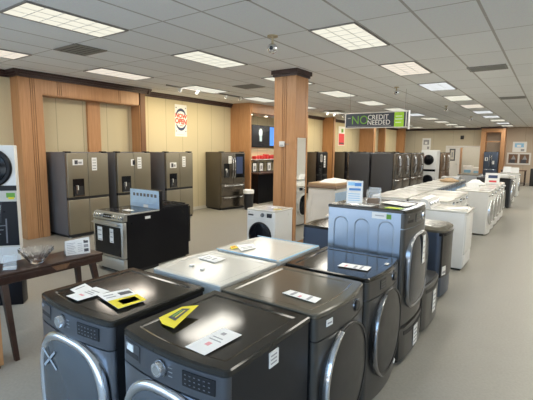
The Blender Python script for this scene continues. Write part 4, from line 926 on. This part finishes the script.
a = MB(); a.rbox(-.16, -.2, .03, .16, .2, .60, .006, M['oak']); a.build('box', os_); a = MB(); a.box(-.14, -.18, 0, .14, .18, .03, M['oak_groove']); a.build('base', os_)
bw = MB(); n_ = 64; prof = [(.06, 0), (.075, .012), (.115, .06), (.150, .105), (.172, .135), (.166, .137), (.142, .108), (.106, .064), (.066, .022), (.01, .018)]
bw.loft([[(r0 * (1 + (.045 * math.cos(PI * k) if 2 < i < 7 else .0)) * math.cos(2 * PI * k / n_), r0 * (1 + (.045 * math.cos(PI * k) if 2 < i < 7 else .0)) * math.sin(2 * PI * k / n_), z + (.012 * math.cos(PI * k / 2) if 3 < i < 6 else 0)) for k in range(n_)] for i, (r0, z) in enumerate(prof)], M['glass'])
bo = bw.build('glass_bowl'); bo.location = (-4.06, 1.86, .7455); bo.scale = (.88, .88, 1); tag(bo, 'cut-glass bowl with scalloped rim on the dark narrow table', 'bowl')
cd = empty('standing_card', 'upright folded price card with small pictures on the dark narrow table', 'card', (-4.03, 2.27, .7455), math.radians(72))
a = MB(); a.add([(-.12, 0, 0), (.12, 0, 0), (.12, .03, .17), (-.12, .03, .15), (-.12, .002, 0), (.12, .002, 0), (.12, .032, .17), (-.12, .032, .15)], [(0, 1, 2, 3), (7, 6, 5, 4), (0, 4, 5, 1), (1, 5, 6, 2), (2, 6, 7, 3), (3, 7, 4, 0)], M['paper'])
a.add([(-.12, .032, .15), (.12, .032, .17), (.12, .08, 0), (-.12, .08, 0), (-.12, .030, .15), (.12, .030, .17), (.12, .078, 0), (-.12, .078, 0)], [(0, 1, 2, 3), (7, 6, 5, 4), (0, 4, 5, 1), (1, 5, 6, 2), (2, 6, 7, 3), (3, 7, 4, 0)], M['paper']); a.build('card', cd)
a = MB()
def cpr(x0, z0, x1, z1, m_):
    y = lambda z: .03 * z / .16 - .0015
    a.add([(x0, y(z0), z0), (x1, y(z0), z0), (x1, y(z1), z1), (x0, y(z1), z1), (x0, y(z0) + .001, z0), (x1, y(z0) + .001, z0), (x1, y(z1) + .001, z1), (x0, y(z1) + .001, z1)], [(0, 1, 2, 3), (7, 6, 5, 4), (0, 4, 5, 1), (1, 5, 6, 2), (2, 6, 7, 3), (3, 7, 4, 0)], m_)
for z in (.02, .065, .11): cpr(.06, z, .105, z + .032, M['dark_ink'] if z != .065 else M['gray_ink'])
for z in range(7): cpr(-.105, .018 + .017 * z, -.02 - .01 * (z % 3), .022 + .017 * z, M['gray_ink'])
for z in range(5): cpr(.0, .03 + .02 * z, .045, .034 + .02 * z, M['gray_ink'])
a.build('card_print', cd)
h_ = empty('leaflet_holder', 'clear acrylic holder with white cards on the dark table near the display board', 'holder', (-4.02, 1.60, .7455), math.radians(60))
a = MB(); a.box(-.055, -.03, 0, .055, .03, .004, M['acrylic']); a.box(-.055, .026, .004, .055, .03, .13, M['acrylic']); a.box(-.055, -.03, .004, .055, -.026, .03, M['acrylic']); a.build('holder', h_)
a = MB(); a.box(-.05, -.022, .0045, .05, .022, .022, M['paper']); a.build('card_stack', h_)

# tall display board showing a white dryer and a black range
dv = Vector((.18, .21, 0)).normalized(); nrm = Vector((dv.y, -dv.x, 0)); ang = math.atan2(dv.y, dv.x)
WD = .66
dc = Vector((-5.05, 2.14, 0)) - dv * (WD / 2)
db = empty('display_stand', 'tall white display stand with round black dryer door and range picture behind the table', 'display stand', dc, ang)
hw = WD / 2
a = MB(); a.rbox(-hw, 0, .34, hw, .10, 1.885, .006, M['white']); a.build('board', db)
a = MB(); a.rbox(-hw + .004, -.02, 0, hw - .004, .16, .34, .006, M['black']); a.build('base', db)
a = MB(); xc = hw - .035 - .22; a.loft([se_loop(  .225 * s,   .225 * s, 2, y, 1.63, xc) for s, y in ((1, .004), (1, -.02), (.93, -.032), (.80, -.030), (.76, -.012))], M['black'], True, False); o = a.build('dryer_door', db)
a = MB(); a.loft([se_loop(  .225 * s,   .225 * s, 2, y, 1.63, xc) for s, y in ((.78, -.010), (.76, -.022), (.4, -.034), (.02, -.038))], M['black_glass']); a.build('door_glass', o)
a = MB(); a.box(xc - .05, -.041, 1.60, xc + .02, -.039, 1.74, M['paper']); a.build('price_tag', o)
a = MB(); a.box(-hw + .002, -.006, 1.365, hw - .001, .002, 1.425, M['black']); a.build('black_band', db)
a = MB()   # printed range picture, flat
a.box(-hw + .01, -.004, .70, hw - .004, .002, 1.365, M['plain'])
a.box(-hw + .01, -.006, .72, hw - .005, -.0038, 1.24, M['black'])
a.box(hw - .11, -.006, 1.285, hw - .02, -.0038, 1.34, M['green_ink']); a.box(hw - .09, -.0075, 1.265, hw - .03, -.006, 1.29, M['yellow'])
def pq(pts, m_): a.add([(x, -.008, z) for x, z in pts] + [(x, -.006, z) for x, z in pts], [(0, 1, 2, 3), (7, 6, 5, 4), (0, 4, 5, 1), (1, 5, 6, 2), (2, 6, 7, 3), (3, 7, 4, 0)], m_)
pq([(-.30, 1.06), (hw - .18, .99), (hw - .16, 1.24), (-.30, 1.28)], M['black_matte']); pq([(hw - .27, 1.02), (hw - .20, 1.01), (hw - .17, 1.20), (hw - .24, 1.21)], M['paper'])
for k in range(3): pq([(-.28 + .0, .93 - .045 * k), (hw - .13 - .03 * k, .955 - .05 * k), (hw - .135 - .03 * k, .965 - .05 * k), (-.28, .942 - .045 * k)], M['slate_side'])
pq([(hw - .14, .75), (hw - .125, .75), (hw - .12, 1.04), (hw - .135, 1.04)], M['slate_side'])
tag(a.build('range_picture', db), 'printed picture of a black range with a white tag')

# ------------------------------------------------------------------ signs and posters
sg = empty('hanging_sign', 'long dark hanging sign with lime end panel reading NO CREDIT NEEDED', 'sign', (-3.71, 10.0, 2.62))
a = MB(); a.box(-.80, -.02, -.175, .745, .02, .175, M['sign_dark']); a.build('panel', sg)
a = MB()
for q in ((-.82, -.195, .82, -.175), (-.82, .175, .82, .195), (-.82, -.175, -.80, .175), (.745, -.175, .765, .175), (.80, -.24, .83, .21)): a.box(q[0], -.028, q[1], q[2], .028, q[3], M['white_frame'])
a.box(.765, -.018, -.175, .80, .018, .175, M['sign_dark']); a.build('frame', sg)
a = MB(); a.box(.47, -.0235, -.175, .70, .0235, .175, M['lime']); lp = a.build('lime_panel', sg)
a = MB()
for z, x0, x1 in ((.07, .50, .66), (.0, .49, .67), (-.08, .50, .64)): a.box(x0, -.0245, z, x1, -.0236, z + .016, M['paper'])
a.build('small_print', lp)
text('NO', .30, M['green_ink'], (-.42, -.0215, .0), (PI / 2, 0, 0), sg, 'lettering', sx=.95)
text('CREDIT', .165, M['paper'], (.06, -.0215, .065), (PI / 2, 0, 0), sg, 'lettering', sx=.95)
text('NEEDED', .165, M['paper'], (.08, -.0215, -.065), (PI / 2, 0, 0), sg, 'lettering', sx=.95)
a = MB(); a.box(-.75, -.0225, -.15, .40, -.0205, -.14, M['gray_ink']); a.box(-.75, -.0225, .05, -.67, -.0205, .075, M['gray_ink']); a.build('small_print', sg)
a = MB()
for x in (-.7, .72): a.cyl((x, 0, .19), (x, 0, CEIL - 2.62 - .001), .004, .004, M['frame_gray'], 6)
a.build('wire', sg)

ps = empty('wall_poster', 'white poster reading NOW OPEN inside two navy arcs on the panelled wall', 'poster', (XL, 8.24, 2.65), PI / 2)
a = MB(); a.box(-.225, -.008, -.45, .225, -.001, .45, M['paper']); a.build('sheet', ps)
for s in (1, -1):
    a = MB(); lo = []
    for k in range(21):
        t_ = PI * (.09 + .82 * k / 20); c_, q = math.cos(t_), math.sin(t_); th = .026 + .024 * math.sin(PI * k / 20)
        lo.append([((.195) * c_, -.012, s * (.08 + .235 * q)), (.195 * c_, -.0075, s * (.08 + .235 * q)), ((.195 - th) * c_, -.0075, s * (.08 + (.235 - th * 1.6) * q)), ((.195 - th) * c_, -.012, s * (.08 + (.235 - th * 1.6) * q))])
    a.loft(lo, M['navy_ink']); o = a.build('printed_arc', ps); o.location = (0, 0, .03)
text('NOW', .165, M['orange_ink'], (0, -.009, .125), (PI / 2, .08, 0), ps, 'lettering', bold=.008); text('OPEN', .20, M['orange_ink'], (0, -.009, -.03), (PI / 2, .08, 0), ps, 'lettering', sx=.85, bold=.009)
a = MB(); a.box(-.05, -.0095, -.155, .08, -.0078, -.135, M['orange_ink'])
for x, z in ((-.18, .36), (.18, .36), (-.18, -.30), (.18, -.30)): a.box(x - .02, -.0095, z - .012, x + .02, -.0078, z + .012, M['navy_ink'])
a.box(-.16, -.0095, -.40, .1, -.0078, -.392, M['gray_ink']); a.build('small_print', ps)

rp = empty('wall_poster', 'narrow wall poster with a red lower half past the oak pilaster', 'poster', (XL, 19.1, 2.55), PI / 2)
a = MB(); a.box(-.36, -.012, -.48, .36, -.001, .48, M['paper']); a.build('sheet', rp)
a = MB(); a.box(-.33, -.0135, -.45, .33, -.0118, .12, M['red_ink']); a.box(-.05, -.0135, .18, .2, -.0118, .36, M['green_ink']); a.box(-.28, -.0148, -.4, .28, -.0135, -.33, M['dark_ink']); a.build('print', rp)
for (x, y, z, w_, h_, rz, lb) in ((-7.1, YB, 2.3, .55, .8, 0, 'pale poster on the rear wall near the corner, over the refrigerators'), (-1.70, YB, 2.15, .72, .62, 0, 'pale blue and white poster above the white-framed window')):
    r = empty('wall_poster', lb, 'poster', (x, y, z), rz); a = MB(); a.box(-w_ / 2, -.012, -h_ / 2, w_ / 2, -.001, h_ / 2, M['paper']); a.build('sheet', r)
    a = MB(); a.box(-w_ * .35, -.0135, -h_ * .05, w_ * .3, -.0118, h_ * .35, M['film'] if x > -3 else M['gray_ink']); a.box(-w_ * .2, -.0148, .0, w_ * .1, -.0135, h_ * .2, M['paper']); a.box(w_ * .1, -.0135, -h_ * .42, w_ * .35, -.0118, -h_ * .2, M['gray_ink']); a.build('print', r)
a = MB(); a.rbox(-5.0, YB - .08, 2.62, -4.8, YB - .001, 2.85, .01, M['black_matte']); tag(a.build('wall_speaker'), 'small black speaker box high on the rear wall over the doorway', 'speaker')
# interior window beside the niche
wn = empty('window_1', None, None, (-1.70, YB, 1.44)); wn['kind'] = 'structure'
a = MB()
for q in ((-.62, -.36, .62, -.27), (-.62, .27, .62, .36), (-.62, -.27, -.53, .27), (.53, -.27, .62, .27), (-.05, -.27, .05, .27)): a.box(q[0], -.04, q[1], q[2], 0, q[3], M['white_frame'])
a.build('window_frame', wn)
for s in (-1, 1):
    a = MB(); a.box(-.05 + (.29 * s) - .19, -.018, -.27, .05 + (.29 * s) + .19, -.002, .27, M['walnut_light']); a.box(.29 * s - .18, -.02, -.27, .29 * s + .10, -.018, -.05, M['dark_ink']); a.add([(.29 * s - .1, -.022, -.05), (.29 * s + .15, -.022, -.05), (.29 * s + .02, -.022, .22), (.29 * s - .1, -.02, -.05), (.29 * s + .15, -.02, -.05), (.29 * s + .02, -.02, .22)], [(0, 1, 2), (5, 4, 3), (0, 3, 4, 1), (1, 4, 5, 2), (2, 5, 3, 0)], M['gray_ink']); a.build('pane', wn)
# table below the window
t = empty('work_table', 'dark table with low shelf under the white-framed rear window', 'table', (-1.75, 26.6, 0))
a = MB(); a.rbox(-.62, -.35, .80, .62, .35, .85, .008, M['walnut_light']); a.build('table_top', t)
a = MB(); a.rbox(-.58, -.32, .12, .58, .32, .15, .006, M['walnut']); a.build('shelf', t)
for x in (-.56, .56):
    for y in (-.3, .3): a = MB(); a.box(x - .03, y - .03, 0, x + .03, y + .03, .80, M['walnut']); a.build('leg', t)
a = MB(); a.lathe([(.2, 0), (.19, .1), (.1, .2), (.01, .22)], M['paper'], 10); o = a.build('packing_bag'); o.location = (-1.65, 26.5, .151); tag(o, 'white bag on the low shelf of the rear table', 'packaging')
a = MB(); a.rbox(-.95, 26.3, 0, -.55, 26.8, .95, .02, M['black_matte']); tag(a.build('trash_bin'), 'black upright bin at the picture edge beyond the rear table', 'bin')
# stock room boxes seen through the doorway
for i, (x, y, h_, lb) in enumerate(((-4.65, 30.4, .88, 'white boxed appliance through the rear doorway, beside the brown inner door'), (-4.05, 30.2, .80, 'white boxed appliance through the rear doorway, beside the oak niche'), )):
    r = empty('boxed_appliance', lb, 'box', (x, y, 0)); a = MB(); a.rbox(-.3, -.3, 0, .3, .3, h_, .015, M['white']); a.build('carton', r); a = MB(); a.box(-.2, -.303, h_ * .4, .2, -.3, h_ * .7, M['film']); a.build('printed_label', r)

# ------------------------------------------------------------------ television alcove
tv = empty('television', 'wall television showing a pale figure and blue field in the alcove', 'television', (XL, 12.35, 2.32), PI / 2)
a = MB(); a.rbox(-.80, -.06, -.40, .80, -.012, .40, .008, M['black']); a.build('case', tv)
a = MB(); a.box(-.78, -.063, -.375, .78, -.060, .38, M['tv_screen']); a.build('screen', tv)
a = MB(); a.box(.30, -.065, -.33, .77, -.063, .36, M['tv_blue']); a.build('picture_field', tv); a = MB(); a.loft([[(-.28 + .11 * math.cos(2 * PI * k / 16), y, .12 + .16 * math.sin(2 * PI * k / 16)) for k in range(16)] for y in (-.063, -.065)], M['tv_pale']); a.box(-.35, -.065, -.18, -.2, -.063, .0, M['tv_pale']); a.build('picture_figure', tv)
a = MB(); a.box(-.25, -.012, -.1, .25, -.001, .1, M['black_matte']); a.build('wall_mount', tv)
sh = empty('wall_shelf', 'pale wall shelf carrying red boxes under the television', 'shelf', (XL, 12.35, 1.50), PI / 2)
a = MB(); a.box(-.85, -.26, -.03, .85, -.001, 0, M['white_frame']); a.build('board', sh)
for x in (-.6, .6): a = MB(); a.box(x - .015, -.2, -.15, x + .015, -.001, -.03, M['gray_ink']); a.build('bracket', sh)
for i, (yy, ww, hh) in enumerate(((11.72, .26, .11), (12.02, .24, .13), (12.32, .16, .17), (12.58, .24, .13), (12.86, .22, .15))):
    a = MB(); a.rbox(XL + .04, yy - ww / 2, 1.5005, XL + .22, yy + ww / 2, 1.5 + hh, .008, M['red_plastic']); o = a.build('red_box'); tag(o, '%s red box on the shelf below the television, from the oak wing' % ORD[i], 'box', 'red boxes under the television')
ct = empty('service_counter', 'dark counter below the red boxes in the television alcove', 'counter', (-8.45, 12.3, 0))
a = MB(); a.rbox(-.36, -1.3, 1.0, .40, 1.3, 1.05, .008, M['walnut']); a.build('counter_top', ct)
a = MB(); a.box(-.36, -1.28, 0, .34, 1.28, 1.0, M['black']); a.build('counter_body', ct)
for i, yy in enumerate((11.45, 11.85, 12.35, 12.85)):
    r = empty('picture_frame', '%s small framed picture on the alcove counter, from the oak wing' % ORD[i], 'picture frame', (-8.6, yy, 1.0505), PI / 2, 'framed pictures on the counter')
    a = MB(); a.box(-.13, -.012, 0, .13, .012, .34, M['black']); a.build('frame', r); a = MB(); a.box(-.10, -.015, .03, .10, -.012, .31, M['paper']); a.box(-.05, -.017, .09, .05, -.015, .22, M['gray_ink']); a.build('picture', r)
def chair(label, x, y, rz):
    r = empty('office_chair', label, 'chair', (x, y, 0), rz, 'black chairs at the alcove counter')
    a = MB(); a.rbox(-.24, -.24, .44, .24, .24, .52, .03, M['black_matte'], 3); a.build('seat', r); a = MB(); a.rbox(-.23, .20, .56, .23, .27, 1.12, .03, M['black_matte'], 3); a.build('backrest', r)
    a = MB(); a.box(-.03, .24, .46, .03, .28, .7, M['black']); a.build('back_support', r)
    a = MB(); a.cyl((0, 0, .10), (0, 0, .44), .03, .025, M['dark_chrome'], 10); a.build('column', r)
    for k in range(5):
        t_ = 2 * PI * k / 5; l = MB(); l.tube([(0, 0, .10), (.14 * math.cos(t_), .14 * math.sin(t_), .09), (.27 * math.cos(t_), .27 * math.sin(t_), .06)], .018, M['black'], 6); l.cyl((.27 * math.cos(t_), .27 * math.sin(t_) - .012, .03), (.27 * math.cos(t_), .27 * math.sin(t_) + .012, .03), .03, .03, M['rubber'], 10); l.build('leg', r)
chair('black chair at the alcove counter, closer to the oak wing', -7.65, 11.75, -PI / 2 + .3); chair('black chair at the alcove counter, closer to the column', -7.6, 12.6, -PI / 2 - .2)
tb = empty('trash_bin', 'black bin with white liner standing beside the oak wing', 'bin', (-7.62, 9.86, 0))
a = MB(); a.lathe([(.13, 0), (.16, .58), (.165, .60), (.15, .60), (.12, .05)], M['black_matte'], 18); a.build('bin', tb)
a = MB(); a.lathe([(.168, .50), (.172, .60), (.150, .615), (.13, .60), (.08, .58), (.01, .57)], M['paper'], 12); a.build('bin_liner', tb)


# ------------------------------------------------------------------ daylight, camera, view
wd = bpy.data.worlds.new('sky'); SC.world = wd; wd.use_nodes = True
bg = wd.node_tree.nodes['Background']; bg.inputs['Color'].default_value = (.44, .68, 1.0, 1); bg.inputs['Strength'].default_value = 3.6
sun = bpy.data.lights.new('sun', 'SUN'); sun.energy = 13; sun.color = (1, .95, .86); sun.angle = .01
so = bpy.data.objects.new('sun', sun); COL.objects.link(so); so.rotation_euler = Vector((.25, -.55, -.8)).to_track_quat('-Z', 'Y').to_euler()
cam = bpy.data.cameras.new('camera'); co = bpy.data.objects.new('camera', cam); COL.objects.link(co)
r_ = Vector((0.8168929393461669, 0.576681927510488, 0.011130145064996043)); u_ = Vector((-0.08188571358624874, 0.09684991256542018, 0.9919248078088083)); f_ = Vector((-0.5709471565362686, 0.8112077717322849, -0.12633802089747506))
co.matrix_world = Matrix(((r_.x, u_.x, -f_.x, 0), (r_.y, u_.y, -f_.y, 0), (r_.z, u_.z, -f_.z, 1.8808), (0, 0, 0, 1)))
cam.sensor_width = 36; cam.sensor_fit = 'HORIZONTAL'; cam.lens = 403.9 / 533 * 36; cam.clip_start = .05; cam.clip_end = 200
SC.camera = co
vs = SC.view_settings; vs.view_transform = 'Standard'; vs.look = 'None'; vs.gamma = 1; vs.use_curve_mapping = False; vs.exposure = 0.5
SC.cycles.use_denoising = True; SC.cycles.max_bounces = 8; SC.cycles.caustics_reflective = False; SC.cycles.caustics_refractive = False; SC.cycles.sample_clamp_indirect = 6
